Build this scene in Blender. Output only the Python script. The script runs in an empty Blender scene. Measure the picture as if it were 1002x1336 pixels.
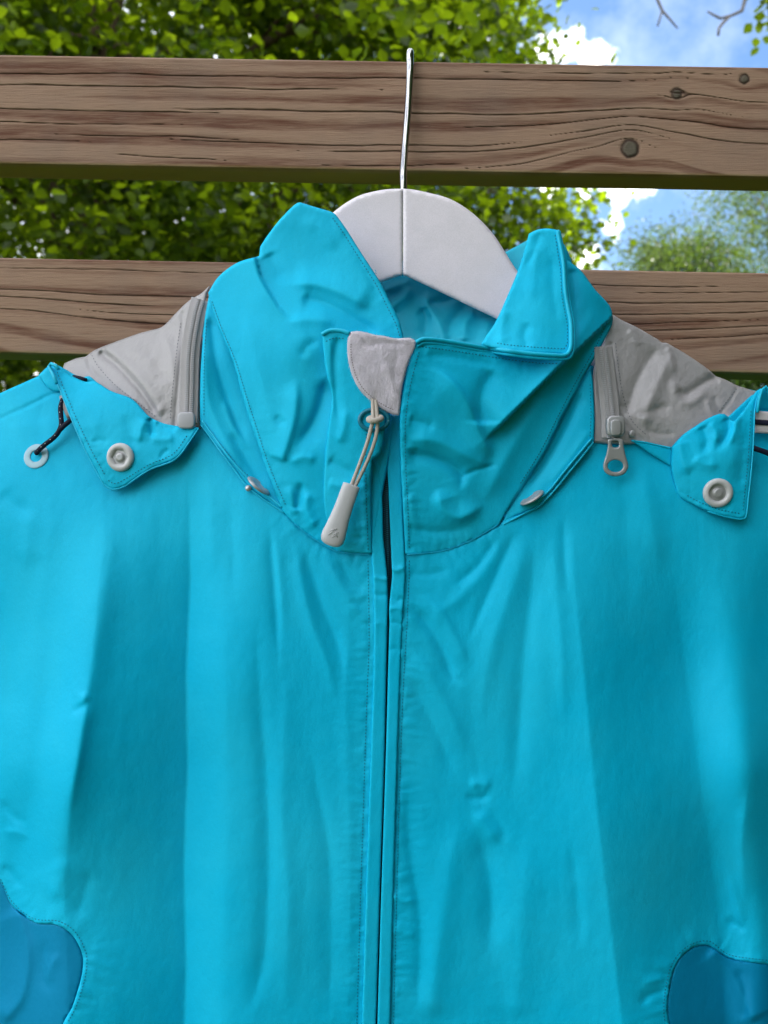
import bpy, math, random
import numpy as np
from mathutils import Vector, Matrix, geometry

random.seed(7)
rng = np.random.default_rng(7)
S = bpy.context.scene
COL = S.collection
R = math.radians

# ------------------------------------------------------------------ camera, world, sun, exposure
F = 1002.0            # focal length in photo pixels (photo is 1002 x 1336)
CAMY, CAMZ = -0.60, 1.45
cam_d = bpy.data.cameras.new('camera')
cam = bpy.data.objects.new('camera', cam_d)
COL.objects.link(cam)
cam.location = (0, CAMY, CAMZ)
cam.rotation_euler = (R(90), 0, 0)
cam_d.sensor_fit = 'HORIZONTAL'
cam_d.sensor_width = 7.2
cam_d.lens = 7.2
cam_d.clip_start = 0.01
cam_d.clip_end = 2000
cam_d.dof.use_dof = True
cam_d.dof.focus_distance = 0.60
cam_d.dof.aperture_fstop = 2.1
S.camera = cam
S.view_settings.view_transform = 'Standard'
S.view_settings.look = 'None'
S.view_settings.exposure = 1.55
S.view_settings.gamma = 1.0
S.view_settings.use_curve_mapping = False
S.render.resolution_x, S.render.resolution_y = 768, 1024
S.cycles.max_bounces = 8
S.cycles.transparent_max_bounces = 8

SUN_AZ, SUN_EL = R(-38), R(46)     # azimuth from +Y towards +X, elevation
w = bpy.data.worlds.new('World')
S.world = w
w.use_nodes = True
nt = w.node_tree
nt.nodes.clear()


def N(tree, t, **kw):
    n = tree.nodes.new(t)
    for k, v in kw.items():
        if k.startswith('i_'):
            n.inputs[k[2:].replace('_', ' ')].default_value = v
        else:
            setattr(n, k, v)
    return n


def L(tree, a, b):
    tree.links.new(a, b)


def M_(tree, op, a, b=None, clamp=False):
    n = tree.nodes.new('ShaderNodeMath')
    n.operation = op
    n.use_clamp = clamp
    for i, v in enumerate((a, b)):
        if v is None:
            continue
        if isinstance(v, (int, float)):
            n.inputs[i].default_value = v
        else:
            tree.links.new(v, n.inputs[i])
    return n.outputs[0]


sky = N(nt, 'ShaderNodeTexSky', sky_type='NISHITA', sun_disc=False)
sky.sun_elevation = SUN_EL
sky.sun_rotation = SUN_AZ
sky.altitude = 50
sky.air_density = 1.0
sky.dust_density = 0.3
sky.ozone_density = 2.0
tc = N(nt, 'ShaderNodeTexCoord')
# clouds: noise clouds over the whole dome, with the few banks of the photo placed by direction
nz = N(nt, 'ShaderNodeTexNoise', i_Scale=9.0, i_Detail=8.0, i_Roughness=0.62)
L(nt, tc.outputs['Generated'], nz.inputs['Vector'])
nz2 = N(nt, 'ShaderNodeTexNoise', i_Scale=2.6, i_Detail=6.0, i_Roughness=0.6)
L(nt, tc.outputs['Generated'], nz2.inputs['Vector'])


def pxdir(px, py):
    return Vector(((px - 501) / F, 1.0, (668 - py) / F)).normalized()


blobs = [(735, 66, .026), (775, 74, .026), (752, 45, .018), (700, 72, .03), (720, 240, .028), (765, 240, .026), (815, 243, .030),
         (850, 238, .02), (800, 296, .020), (762, 336, .030), (20, 40, .06), (600, 40, .05), (300, 30, .05)]
acc = None
for (bx, by, br) in blobs:
    vm = N(nt, 'ShaderNodeVectorMath', operation='DISTANCE')
    L(nt, tc.outputs['Generated'], vm.inputs[0])
    vm.inputs[1].default_value = pxdir(bx, by)
    f = M_(nt, 'SUBTRACT', 1.0, M_(nt, 'DIVIDE', vm.outputs['Value'], br))
    acc = f if acc is None else M_(nt, 'MAXIMUM', acc, f)
nzb = N(nt, 'ShaderNodeTexNoise', i_Scale=34.0, i_Detail=7.0, i_Roughness=0.6)
L(nt, tc.outputs['Generated'], nzb.inputs['Vector'])
c1 = M_(nt, 'ADD', acc, M_(nt, 'MULTIPLY', M_(nt, 'SUBTRACT', nzb.outputs['Fac'], 0.5), 2.4))
c1 = M_(nt, 'MULTIPLY', M_(nt, 'SUBTRACT', c1, 0.25), 1.6, True)
c2 = M_(nt, 'MULTIPLY', M_(nt, 'SUBTRACT', nz2.outputs['Fac'], 0.44), 7.0, True)
# keep the clear window of the photograph clear of the general cloud field
vmc = N(nt, 'ShaderNodeVectorMath', operation='DISTANCE')
L(nt, tc.outputs['Generated'], vmc.inputs[0])
vmc.inputs[1].default_value = pxdir(820, 200)
win = M_(nt, 'MULTIPLY', M_(nt, 'SUBTRACT', vmc.outputs['Value'], 0.35), 4.0, True)
c2 = M_(nt, 'MULTIPLY', c2, win)
wisp = M_(nt, 'MULTIPLY', M_(nt, 'SUBTRACT', nz.outputs['Fac'], 0.48), 0.35, True)
cl = M_(nt, 'MAXIMUM', M_(nt, 'MAXIMUM', c1, c2), wisp, True)
mix = N(nt, 'ShaderNodeMix', data_type='RGBA')
L(nt, cl, mix.inputs['Factor'])
hs = N(nt, 'ShaderNodeHueSaturation', i_Saturation=1.12, i_Value=0.78)
L(nt, sky.outputs['Color'], hs.inputs['Color'])
L(nt, hs.outputs['Color'], mix.inputs[6])
mix.inputs[7].default_value = (17.0, 16.8, 16.5, 1)
bg = N(nt, 'ShaderNodeBackground')
bg.inputs['Strength'].default_value = 0.10
L(nt, mix.outputs[2], bg.inputs['Color'])
wo = N(nt, 'ShaderNodeOutputWorld')
L(nt, bg.outputs[0], wo.inputs['Surface'])

sun_d = bpy.data.lights.new('sun', 'SUN')
sun_d.energy = 4.0
sun_d.angle = R(0.53)
sun_d.color = (1.0, 0.95, 0.87)
sun = bpy.data.objects.new('sun', sun_d)
COL.objects.link(sun)
sdir = Vector((math.sin(SUN_AZ) * math.cos(SUN_EL), math.cos(SUN_AZ) * math.cos(SUN_EL), math.sin(SUN_EL)))
sun.rotation_euler = sdir.to_track_quat('Z', 'Y').to_euler()
sun.location = (0, 0, 20)


# ------------------------------------------------------------------ materials
def mat(name, col, rough=0.6, spec=0.5, sheen=0.0, metal=0.0, bump=None, var=None, coat=0.0, sss=0.0, trans=0.0):
    m = bpy.data.materials.new(name)
    m.use_nodes = True
    t = m.node_tree
    b = t.nodes['Principled BSDF']
    b.inputs['Base Color'].default_value = (*col, 1)
    b.inputs['Roughness'].default_value = rough
    b.inputs['Specular IOR Level'].default_value = spec
    b.inputs['Sheen Weight'].default_value = sheen
    b.inputs['Sheen Roughness'].default_value = 0.4
    b.inputs['Metallic'].default_value = metal
    b.inputs['Coat Weight'].default_value = coat
    b.inputs['Transmission Weight'].default_value = trans
    if sss:
        b.inputs['Subsurface Weight'].default_value = sss
        b.inputs['Subsurface Radius'].default_value = (.004, .004, .004)
        b.inputs['Subsurface Scale'].default_value = 1.0
    c = N(t, 'ShaderNodeTexCoord')
    if var:
        sc, amt, col2 = var
        n = N(t, 'ShaderNodeTexNoise', i_Scale=sc, i_Detail=5.0, i_Roughness=0.6)
        L(t, c.outputs['Object'], n.inputs['Vector'])
        mx = N(t, 'ShaderNodeMix', data_type='RGBA')
        L(t, M_(t, 'MULTIPLY', M_(t, 'SUBTRACT', n.outputs['Fac'], 0.4), amt, True), mx.inputs['Factor'])
        mx.inputs[6].default_value = (*col, 1)
        mx.inputs[7].default_value = (*col2, 1)
        n9 = N(t, 'ShaderNodeTexNoise', i_Scale=1400.0, i_Detail=3.0, i_Roughness=0.7)
        L(t, c.outputs['Object'], n9.inputs['Vector'])
        hv = N(t, 'ShaderNodeHueSaturation')
        L(t, M_(t, 'ADD', 0.80, M_(t, 'MULTIPLY', n9.outputs['Fac'], 0.40)), hv.inputs['Value'])
        L(t, mx.outputs[2], hv.inputs['Color'])
        L(t, hv.outputs['Color'], b.inputs['Base Color'])
    prev = None
    for (sc, dist, stretch) in (bump or []):
        mp = N(t, 'ShaderNodeMapping')
        mp.inputs['Scale'].default_value = stretch
        L(t, c.outputs['Object'], mp.inputs['Vector'])
        n = N(t, 'ShaderNodeTexNoise', i_Scale=sc, i_Detail=4.0, i_Roughness=0.6)
        L(t, mp.outputs[0], n.inputs['Vector'])
        bp = N(t, 'ShaderNodeBump')
        bp.inputs['Strength'].default_value = 1.0
        bp.inputs['Distance'].default_value = dist
        L(t, n.outputs['Fac'], bp.inputs['Height'])
        if prev is not None:
            L(t, prev, bp.inputs['Normal'])
        prev = bp.outputs[0]
    if prev is not None:
        L(t, prev, b.inputs['Normal'])
    return m


FB = [(60, .0007, (1, 1, .5)), (300, .0002, (1, 1, 1)), (2600, .00003, (1, 1, 1))]
CY = mat('cyan_shell_fabric', (.0, .475, .76), .6, .14, .0, bump=FB, var=(9, 2.2, (.012, .53, .78)))
CYD = mat('cyan_lining_fabric', (.001, .42, .60), .6, .3, .1, bump=FB)
CYE = mat('cyan_hem_edge', (.001, .50, .76), .5, .3, .05, bump=[(1500, .0002, (1, 1, 1))])
THR = mat('teal_thread', (.0, .12, .22), .6, .3)
BLU = mat('deeper_blue_panel_fabric', (.0, .225, .43), .65, .12, .0, bump=FB)
GRY = mat('grey_ripstop_fabric', (.37, .355, .37), .42, .5, .15, bump=[(70, .0016, (1, 1, 1)), (320, .0003, (1, 1, 1)), (2600, .00003, (1, 1, 1))])
GTAPE = mat('grey_zip_tape', (.37, .355, .37), .7, .3, .2, bump=[(1800, .0004, (1, 1, 3))])
GPL = mat('grey_nylon', (.42, .42, .46), .38, .5)
GTHR = mat('grey_thread', (.17, .18, .20), .6, .3)
SNAP = mat('grey_enamel_snap', (.52, .52, .54), .34, .5, bump=[(400, .0001, (1, 1, 1))])
MET = mat('grey_painted_metal', (.40, .40, .42), .35, .5, metal=.35, bump=[(500, .0001, (1, 1, 1))])
STL = mat('pale_snap_metal', (.45, .45, .47), .35, .5, metal=.5)
CHR = mat('chromed_steel_wire', (.42, .42, .43), .16, .5, metal=1.0)
NAVY = mat('navy_cord', (.006, .008, .028), .7, .3, bump=[(1800, .0005, (1, 1, 1))])
WHT = mat('white_fleck', (.75, .72, .72), .7, .3)
NZIP = mat('dark_teal_zip_tape', (.002, .035, .06), .7, .3, bump=[(1800, .0003, (1, 1, 1))])
TEETH = mat('teal_zip_teeth', (.002, .10, .16), .4, .5)
RING = mat('teal_plastic', (.002, .17, .26), .35, .5)
CORD = mat('pale_beige_elastic_cord', (.50, .45, .40), .75, .3, .2, bump=[(2500, .0005, (1, 1, 1))])
STOP = mat('frosted_grey_plastic', (.50, .50, .53), .33, .5, sss=.3, bump=[(300, .0001, (1, 1, 1))])
FLC = mat('lilac_grey_fleece', (.88, .82, .93), .95, .1, .5, bump=[(900, .0012, (1, 1, .5)), (2500, .0006, (1, 1, 1))], var=(120, 1.6, (.62, .57, .64)))
PAINT = mat('white_paint', (.87, .80, .88), .38, .5, bump=[(120, .00018, (1, 1, 1)), (700, .00005, (1, 1, 1))], var=(45, .9, (.66, .63, .68)))
GROM = mat('translucent_grommet', (.30, .52, .64), .4, .5, sss=.2)
WEB = mat('white_webbing', (.66, .62, .64), .8, .3, bump=[(900, .0005, (4, 1, .5))])
BLK = mat('dark_gap', (.01, .012, .014), .8, .2)


# ------------------------------------------------------------------ helpers
def P(px, py, d):
    """photo-plane coordinate + distance in front of the camera -> world point"""
    return ((px - 501) / F * d, CAMY + d, CAMZ + (668 - py) / F * d)


def PA(px, py, d):
    return np.stack([(px - 501) / F * d, CAMY + d, CAMZ + (668 - py) / F * d], 1)


def obj(name, V, Fc, m, parent=None, smooth=True, attrs=None, kind=None, label=None, cat=None, group=None, colls=None):
    V = np.asarray(V, dtype=np.float64)
    o0 = (V.min(0) + V.max(0)) / 2
    me = bpy.data.meshes.new(name)
    Vl = V - o0
    if isinstance(Fc, np.ndarray):
        n, k = Fc.shape
        me.vertices.add(len(Vl))
        me.vertices.foreach_set('co', Vl.astype(np.float32).ravel())
        me.loops.add(n * k)
        me.loops.foreach_set('vertex_index', Fc.astype(np.int32).ravel())
        me.polygons.add(n)
        me.polygons.foreach_set('loop_start', np.arange(0, n * k, k, dtype=np.int32))
        me.update(calc_edges=True)
    else:
        me.from_pydata(Vl.tolist(), [], Fc)
    if smooth:
        me.polygons.foreach_set('use_smooth', np.ones(len(me.polygons), dtype=bool))
    for k, a in (attrs or {}).items():
        at = me.attributes.new(k, 'FLOAT', 'POINT')
        at.data.foreach_set('value', np.asarray(a, dtype=np.float32))
    me.update()
    if m is not None:
        me.materials.append(m)
    o = bpy.data.objects.new(name, me)
    COL.objects.link(o)
    place(o, o0, parent)
    tag(o, label, cat, group, kind)
    return o


def worldpos(o):
    p = Vector((0, 0, 0))
    while o is not None:
        p = p + o.location
        o = o.parent
    return p


def place(o, w0, parent):
    if parent is not None:
        o.parent = parent
        o.location = Vector(w0) - worldpos(parent)
    else:
        o.location = Vector(w0)


def tag(o, label=None, cat=None, group=None, kind=None):
    if label: o['label'] = label
    if cat: o['category'] = cat
    if group: o['group'] = group
    if kind: o['kind'] = kind


def empty(name, loc, label=None, cat=None, group=None):
    o = bpy.data.objects.new(name, None)
    COL.objects.link(o)
    o.location = loc
    o.empty_display_size = .1
    tag(o, label, cat, group)
    return o


def catmull(pts, step=3.0, closed=False):
    """pts: (x,y[,.. extra dims]); a point given as a list marks a sharp corner. returns dense array"""
    n = len(pts)
    arr = [np.array(p, float) for p in pts]
    corner = [isinstance(p, list) for p in pts]
    out = []
    rngi = range(n if closed else n - 1)
    for i in rngi:
        p1, p2 = arr[i], arr[(i + 1) % n]
        if corner[i] or (not closed and i == 0):
            p0 = p1 - (p2 - p1)
        else:
            p0 = arr[(i - 1) % n]
        j = (i + 1) % n
        if corner[j] or (not closed and i == n - 2):
            p3 = p2 + (p2 - p1)
        else:
            p3 = arr[(i + 2) % n]
        k = max(1, int(round(np.linalg.norm((p2 - p1)[:2]) / step)))
        # centripetal-ish: limit tangents to the segment length
        m1, m2 = (p2 - p0) / 2, (p3 - p1) / 2
        Ls = np.linalg.norm((p2 - p1)[:2]) + 1e-9
        for mm in (m1, m2):
            lm = np.linalg.norm(mm[:2])
            if lm > Ls:
                mm *= Ls / lm
        for q in range(k):
            t = q / k
            h00 = 2 * t**3 - 3 * t**2 + 1; h10 = t**3 - 2 * t**2 + t
            h01 = -2 * t**3 + 3 * t**2; h11 = t**3 - t**2
            out.append(h00 * p1 + h10 * m1 + h01 * p2 + h11 * m2)
    if not closed:
        out.append(arr[-1])
    return np.array(out)


def seg_query(px, py, C):
    """nearest point on polyline C: distance, t 0..1, signed side (cross>0 = screen left of a curve drawn downwards)"""
    n = len(px)
    best = np.full(n, 1e18); bt = np.zeros(n); bs = np.zeros(n)
    dl = np.linalg.norm(np.diff(C, axis=0), axis=1)
    cum = np.concatenate([[0], np.cumsum(dl)])
    for i in range(len(C) - 1):
        ax, ay = C[i]; bx, by = C[i + 1]
        dx, dy = bx - ax, by - ay
        l2 = dx * dx + dy * dy + 1e-12
        u = np.clip(((px - ax) * dx + (py - ay) * dy) / l2, 0, 1)
        ex, ey = px - ax - u * dx, py - ay - u * dy
        d2 = ex * ex + ey * ey
        m = d2 < best
        best[m] = d2[m]
        bt[m] = (cum[i] + u[m] * dl[i]) / cum[-1]
        bs[m] = np.sign(dx * (py[m] - ay) - dy * (px[m] - ax))
    return np.sqrt(best), bt, bs


def sm(x):
    x = np.clip(x, 0, 1)
    return x * x * (3 - 2 * x)


_g = rng.normal(size=(256, 256, 2)); _g /= np.linalg.norm(_g, axis=2, keepdims=True)


def perlin(x, y):
    xi = np.floor(x).astype(int); yi = np.floor(y).astype(int)
    xf, yf = x - xi, y - yi
    u = xf**3 * (xf * (xf * 6 - 15) + 10); v = yf**3 * (yf * (yf * 6 - 15) + 10)

    def g(ix, iy, fx, fy):
        q = _g[ix & 255, iy & 255]
        return q[..., 0] * fx + q[..., 1] * fy
    a = g(xi, yi, xf, yf); b = g(xi + 1, yi, xf - 1, yf)
    c = g(xi, yi + 1, xf, yf - 1); d = g(xi + 1, yi + 1, xf - 1, yf - 1)
    return (a * (1 - u) + b * u) * (1 - v) + (c * (1 - u) + d * u) * v


def fbm(x, y, o=4):
    s = 0; a = 1
    for i in range(o):
        s = s + a * perlin(x + i * 17.3, y + i * 9.1)
        x = x * 2; y = y * 2; a *= .5
    return s


def ridged(x, y, o=2):
    s = 0; a = 1
    for i in range(o):
        s = s + a * (1 - 2.2 * np.abs(perlin(x + i * 5.7, y + i * 3.3)))
        x = x * 2; y = y * 2; a *= .5
    return s


def poly_inside(px, py, C):
    ins = np.zeros(len(px), bool)
    n = len(C)
    j = n - 1
    for i in range(n):
        xi, yi = C[i]; xj, yj = C[j]
        if yi != yj:
            c = ((yi > py) != (yj > py)) & (px < (xj - xi) * (py - yi) / (yj - yi) + xi)
            ins ^= c
        j = i
    return ins


def xcurve(tab):
    t_ = np.array(tab, float)
    return lambda y: np.interp(y, t_[:, 0], t_[:, 1])


def saw_left(px, py):
    # crest by the sleeve at x~110, a plane falling to the long valley at x~245, then rising again
    xv = xcurve([(560, 253), (650, 247), (760, 248), (880, 243), (1000, 245), (1130, 240), (1260, 243), (1400, 239), (1760, 237)])(py)
    xk = xcurve([(560, 130), (700, 136), (850, 122), (950, 107), (1050, 94), (1150, 84), (1400, 92)])(py)
    amp = 24 * sm((py - 570) / 260)
    u = np.clip((xv - px) / (xv - xk), 0, 1)
    w = np.interp(py, [600, 820, 900, 1040, 1200], [110, 80, 60, 60, 80])
    r = np.clip((px - xv) / 95, 0, 1)
    rise = amp * .85 * (r * (2 - r)) * 1.0
    h = -amp + amp * u ** .9 + np.where(px > xv, rise, 0)
    h = h - .6 * amp * sm((xk - px) / w)
    return h + .15 * amp


def saw_right(px, py):
    # crest at x~775, dark plane falling to a trough at x~900, then up again to the sleeve
    xc = xcurve([(600, 738), (760, 750), (900, 764), (1050, 778), (1200, 796), (1336, 812), (1760, 830)])(py)
    xt = xcurve([(600, 850), (760, 880), (900, 897), (1060, 918), (1200, 938), (1400, 950)])(py)
    a1 = 12 * sm((py - 620) / 260)
    a2 = 25 * sm((py - 620) / 260)
    q = np.clip(1 - (xc - px) / 150, 0, 1)
    h = np.where(px < xc, a1 * (q * .6 + .4 * q * q), a1)
    u = np.clip((px - xc) / (xt - xc), 0, 1)
    w = np.interp(py, [600, 900, 1200, 1400], [110, 80, 60, 60])
    h = h - a2 * (.6 * u + .4 * sm(u)) + a2 * .7 * sm((px - xt) / w)
    return h


class Surf:
    """a cloth surface: distance from the viewer as a smooth sheet through control points plus folds, steps and grooves"""

    def __init__(self, ctrl, folds=(), steps=(), noise=(), outline=None, roll=None, extra=None, gain=1.0):
        self.extra = extra
        self.gain = gain
        self.soft = None
        self.puckers = []
        c = np.array(ctrl, float)
        self.c = c[:, :2] / 400.0
        n = len(c)
        K = self._k(self.c, self.c) + np.eye(n) * 2e-4
        Pm = np.hstack([np.ones((n, 1)), self.c])
        A = np.block([[K, Pm], [Pm.T, np.zeros((3, 3))]])
        self.w = np.linalg.solve(A, np.concatenate([c[:, 2], np.zeros(3)]))
        self.folds = [(catmull(f[0], 8), *f[1:]) for f in folds]
        self.steps = [(catmull(f[0], 4), *f[1:]) for f in steps]
        self.noise = noise
        self.outline = outline
        self.roll = roll
        self.grooves = []

    def _k(self, a, b):
        r2 = ((a[:, None, :] - b[None, :, :]) ** 2).sum(2)
        return .5 * r2 * np.log(r2 + 1e-12)

    def D(self, px, py):
        px = np.atleast_1d(np.asarray(px, float)); py = np.atleast_1d(np.asarray(py, float))
        q = np.stack([px, py], 1) / 400.0
        d = self._k(q, self.c) @ self.w[:-3] + self.w[-3] + q @ self.w[-2:]
        h = np.zeros(len(px))
        for C, A, wl, wr, *rest in self.folds:
            A = A * self.gain
            ends = rest[0] if rest else (.25, .25)
            m = (px > C[:, 0].min() - 3 * max(wl, wr)) & (px < C[:, 0].max() + 3 * max(wl, wr)) & \
                (py > C[:, 1].min() - 3 * max(wl, wr)) & (py < C[:, 1].max() + 3 * max(wl, wr))
            if not m.any(): continue
            s, t, sd = seg_query(px[m], py[m], C)
            e = np.ones(len(s))
            if ends[0]: e = e * sm(t / ends[0])
            if ends[1]: e = e * sm((1 - t) / ends[1])
            ww = np.where(sd > 0, wl, wr)
            ww = ww * (.55 + .45 * e) * .82
            q = s / ww
            h[m] += A * e * (.45 * np.exp(-q ** 2) + .55 * np.exp(-(np.sqrt(q * q + .04) - .2) * 1.25))
        for C, A, Ls, r, ends in self.steps:
            m = (px > C[:, 0].min() - 5 * Ls) & (px < C[:, 0].max() + 5 * Ls) & (py > C[:, 1].min() - 5 * Ls) & (py < C[:, 1].max() + 5 * Ls)
            if not m.any(): continue
            s, t, sd = seg_query(px[m], py[m], C)
            s = s * np.where(sd > 0, 1, -1)
            e = np.ones(len(s))
            if ends[0]: e = e * sm(t / ends[0])
            if ends[1]: e = e * sm((1 - t) / ends[1])
            x = np.clip(s / r, 0, 1)
            h[m] += A * e * np.sqrt(1 - (1 - x) ** 2) * np.exp(-np.maximum(s, 0) / Ls)
        for C, A, per, reach in self.puckers:
            m = (px > C[:, 0].min() - 4 * reach) & (px < C[:, 0].max() + 4 * reach) & (py > C[:, 1].min() - 4 * reach) & (py < C[:, 1].max() + 4 * reach)
            if not m.any(): continue
            s, t, sd = seg_query(px[m], py[m], C)
            ln = np.linalg.norm(np.diff(C, axis=0), axis=1).sum()
            u = t * ln
            h[m] += A * (np.abs(perlin(u / per + sd * 3.7, s / (reach * 2.2) + 1.3)) * 2 - .4 + .5 * perlin(u / (per * 2.7) + 9, s / reach)) * np.exp(-s / reach) * sm(s / 3 + .35)
        if self.extra is not None:
            h += self.extra(px, py)
        for (amp, sx, sy, kind, off) in self.noise:
            f = ridged if kind == 'r' else fbm
            h += amp * (.55 if kind == 'r' else 1) * f(px / sx + off, py / sy + off * 1.7, 3)
        for C, A, wd in self.grooves:
            s, t, sd = seg_query(px, py, C)
            h -= A * np.exp(-(s / wd) ** 2)
        if self.roll is not None and self.outline is not None:
            r, amt = self.roll
            C = np.vstack([self.outline, self.outline[:1]])
            s, _, _ = seg_query(px, py, C)
            x = np.clip(1 - s / r, 0, 1)
            ro = amt * (1 - np.sqrt(np.maximum(0, 1 - x * x)))
            if self.soft is not None:
                s2, _, _ = seg_query(px, py, self.soft[0])
                ro = ro * (self.soft[1] + (1 - self.soft[1]) * sm((s2 - 3) / 10))
            h -= ro
        return d - h * .001

    def pt(self, px, py, off=0.0):
        d = float(self.D(px, py)[0]) - off
        return Vector(P(px, py, d))

    def frame(self, px, py, off=0.0):
        a = self.pt(px, py, off)
        e = 5
        b = self.pt(px + e, py, off) - self.pt(px - e, py, off)
        c = self.pt(px, py - e, off) - self.pt(px, py + e, off)
        n = b.cross(c); n.normalize()
        if n.y > 0: n = -n
        x = b.normalized(); y = n.cross(x); y.normalize(); x = y.cross(n)
        return a, x, y, n


def panel(name, outline, surf, m, parent, h=3.0, thick=.0011, roll=(4, .9), grooves=(), soft=None, **kw):
    C = catmull(outline, h, True)
    if soft: surf.soft = (catmull(soft[0], 5), soft[1])
    surf.outline = C
    surf.roll = roll
    surf.grooves = [(catmull(g[0], 6), g[1], g[2]) for g in grooves]
    x0, y0 = C.min(0); x1, y1 = C.max(0)
    hy = h * .866
    ys = np.arange(y0, y1, hy)
    gx, gy = [], []
    for i, y in enumerate(ys):
        xs = np.arange(x0 + (h / 2 if i % 2 else 0), x1, h)
        gx.append(xs); gy.append(np.full(len(xs), y))
    gx = np.concatenate(gx); gy = np.concatenate(gy)
    ins = poly_inside(gx, gy, C)
    gx, gy = gx[ins], gy[ins]
    s, _, _ = seg_query(gx, gy, np.vstack([C, C[:1]]))
    k = s > .55 * h
    gx, gy = gx[k], gy[k]
    nb = len(C)
    V2 = [Vector(p) for p in C] + [Vector((a, b)) for a, b in zip(gx, gy)]
    vs, es, fs, *_ = geometry.delaunay_2d_cdt(V2, [(i, (i + 1) % nb) for i in range(nb)], [], 1, 1e-4)
    V2 = np.array([(v.x, v.y) for v in vs])
    d = surf.D(V2[:, 0], V2[:, 1])
    V3 = PA(V2[:, 0], V2[:, 1], d)
    fs = np.array([f for f in fs if len(f) == 3])
    a, b, c = V2[fs[:, 0]], V2[fs[:, 1]], V2[fs[:, 2]]
    area = (b[:, 0] - a[:, 0]) * (c[:, 1] - a[:, 1]) - (b[:, 1] - a[:, 1]) * (c[:, 0] - a[:, 0])
    fs[area > 0] = fs[area > 0][:, ::-1]
    o = obj(name, V3, fs, m, parent, **kw)
    if thick:
        md = o.modifiers.new('thickness', 'SOLIDIFY')
        md.thickness = thick
        md.offset = -1
    return o


def tube(name, pts, r, m, parent=None, seg=8, radii=None, step=None, build=True, **kw):
    """pts world points (Vectors) -> round tube"""
    pts = [Vector(p) for p in pts]
    n = len(pts)
    V, Fc = [], []
    up = Vector((0.13, -1, 0.07)).normalized()
    for i, p in enumerate(pts):
        tg = (pts[min(i + 1, n - 1)] - pts[max(i - 1, 0)]).normalized()
        a = tg.cross(up)
        if a.length < 1e-3: a = tg.cross(Vector((1, 0, 0)))
        a.normalize(); b = tg.cross(a).normalized()
        rr = radii[i] if radii is not None else r
        for k in range(seg):
            th = 2 * math.pi * k / seg
            V.append(p + (a * math.cos(th) + b * math.sin(th)) * rr)
    for i in range(n - 1):
        for k in range(seg):
            k2 = (k + 1) % seg
            Fc.append((i * seg + k, i * seg + k2, (i + 1) * seg + k2, (i + 1) * seg + k))
    Fc.append(tuple(range(seg))[::-1]); Fc.append(tuple((n - 1) * seg + k for k in range(seg)))
    if not build: return V, Fc
    return obj(name, [tuple(v) for v in V], Fc, m, parent, **kw)


def on(surf, pts, off, step=4):
    C = catmull(pts, step)
    d = surf.D(C[:, 0], C[:, 1]) - off
    return [Vector(P(a, b, c)) for (a, b), c in zip(C, d)]


def stitches(surf, pts, parent, m=None, pitch=4.4, ln=2.7, r=.00042, name='stitching', off=.0003):
    C = catmull(pts, 1.5)
    dl = np.linalg.norm(np.diff(C, axis=0), axis=1)
    cum = np.concatenate([[0], np.cumsum(dl)])
    ss = np.arange(1, cum[-1] - ln, pitch)
    ax = np.interp(ss, cum, C[:, 0]); ay = np.interp(ss, cum, C[:, 1])
    bx = np.interp(ss + ln, cum, C[:, 0]); by = np.interp(ss + ln, cum, C[:, 1])
    A = PA(ax, ay, surf.D(ax, ay) - off); B = PA(bx, by, surf.D(bx, by) - off)
    V, Fc = [], []
    for a, b in zip(A, B):
        t = b - a; t = t / (np.linalg.norm(t) + 1e-9)
        n = np.array([0, -1.0, 0]); s = np.cross(t, n); s /= np.linalg.norm(s) + 1e-9
        mid = (a + b) / 2
        i = len(V)
        V += [a, mid + s * r, mid + n * r * 1.3, mid - s * r, b]
        Fc += [(i, i + 1, i + 2), (i, i + 2, i + 3), (i + 1, i + 4, i + 2), (i + 2, i + 4, i + 3)]
    if V:
        return obj(name, V, Fc, m or THR, parent, kind='stuff')


def lathe(prof, fr, seg=28, hexa=None):
    """prof: list of (radius, height) metres; fr = (origin, x, y, n)"""
    o, x, y, n = fr
    V, Fc = [], []
    for (r, hgt, *hx) in prof:
        for k in range(seg):
            th = 2 * math.pi * k / seg
            rr = r
            if hx:
                a = (th % (math.pi / 3)) - math.pi / 6
                rr = r * math.cos(math.pi / 6) / math.cos(a)
            V.append(tuple(o + x * (rr * math.cos(th)) + y * (rr * math.sin(th)) + n * hgt))
    m = len(prof)
    for i in range(m - 1):
        for k in range(seg):
            k2 = (k + 1) % seg
            Fc.append((i * seg + k, i * seg + k2, (i + 1) * seg + k2, (i + 1) * seg + k))
    return V, Fc


def ring(name, fr, r0, r1, hgt, m, parent, **kw):
    """rounded annulus, inner r0 outer r1"""
    c, a = (r0 + r1) / 2, (r1 - r0) / 2
    prof = [(c + a * math.cos(t), hgt * math.sin(t)) for t in [2 * math.pi * i / 12 for i in range(13)]]
    V, Fc = lathe(prof, fr)
    return obj(name, V, Fc, m, parent, **kw)


def join(parts):
    V, Fc = [], []
    for v, f in parts:
        k = len(V)
        V += [tuple(q) for q in v]
        Fc += [tuple(i + k for i in ff) for ff in f]
    return V, Fc


def px_m(d): return d / F


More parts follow.
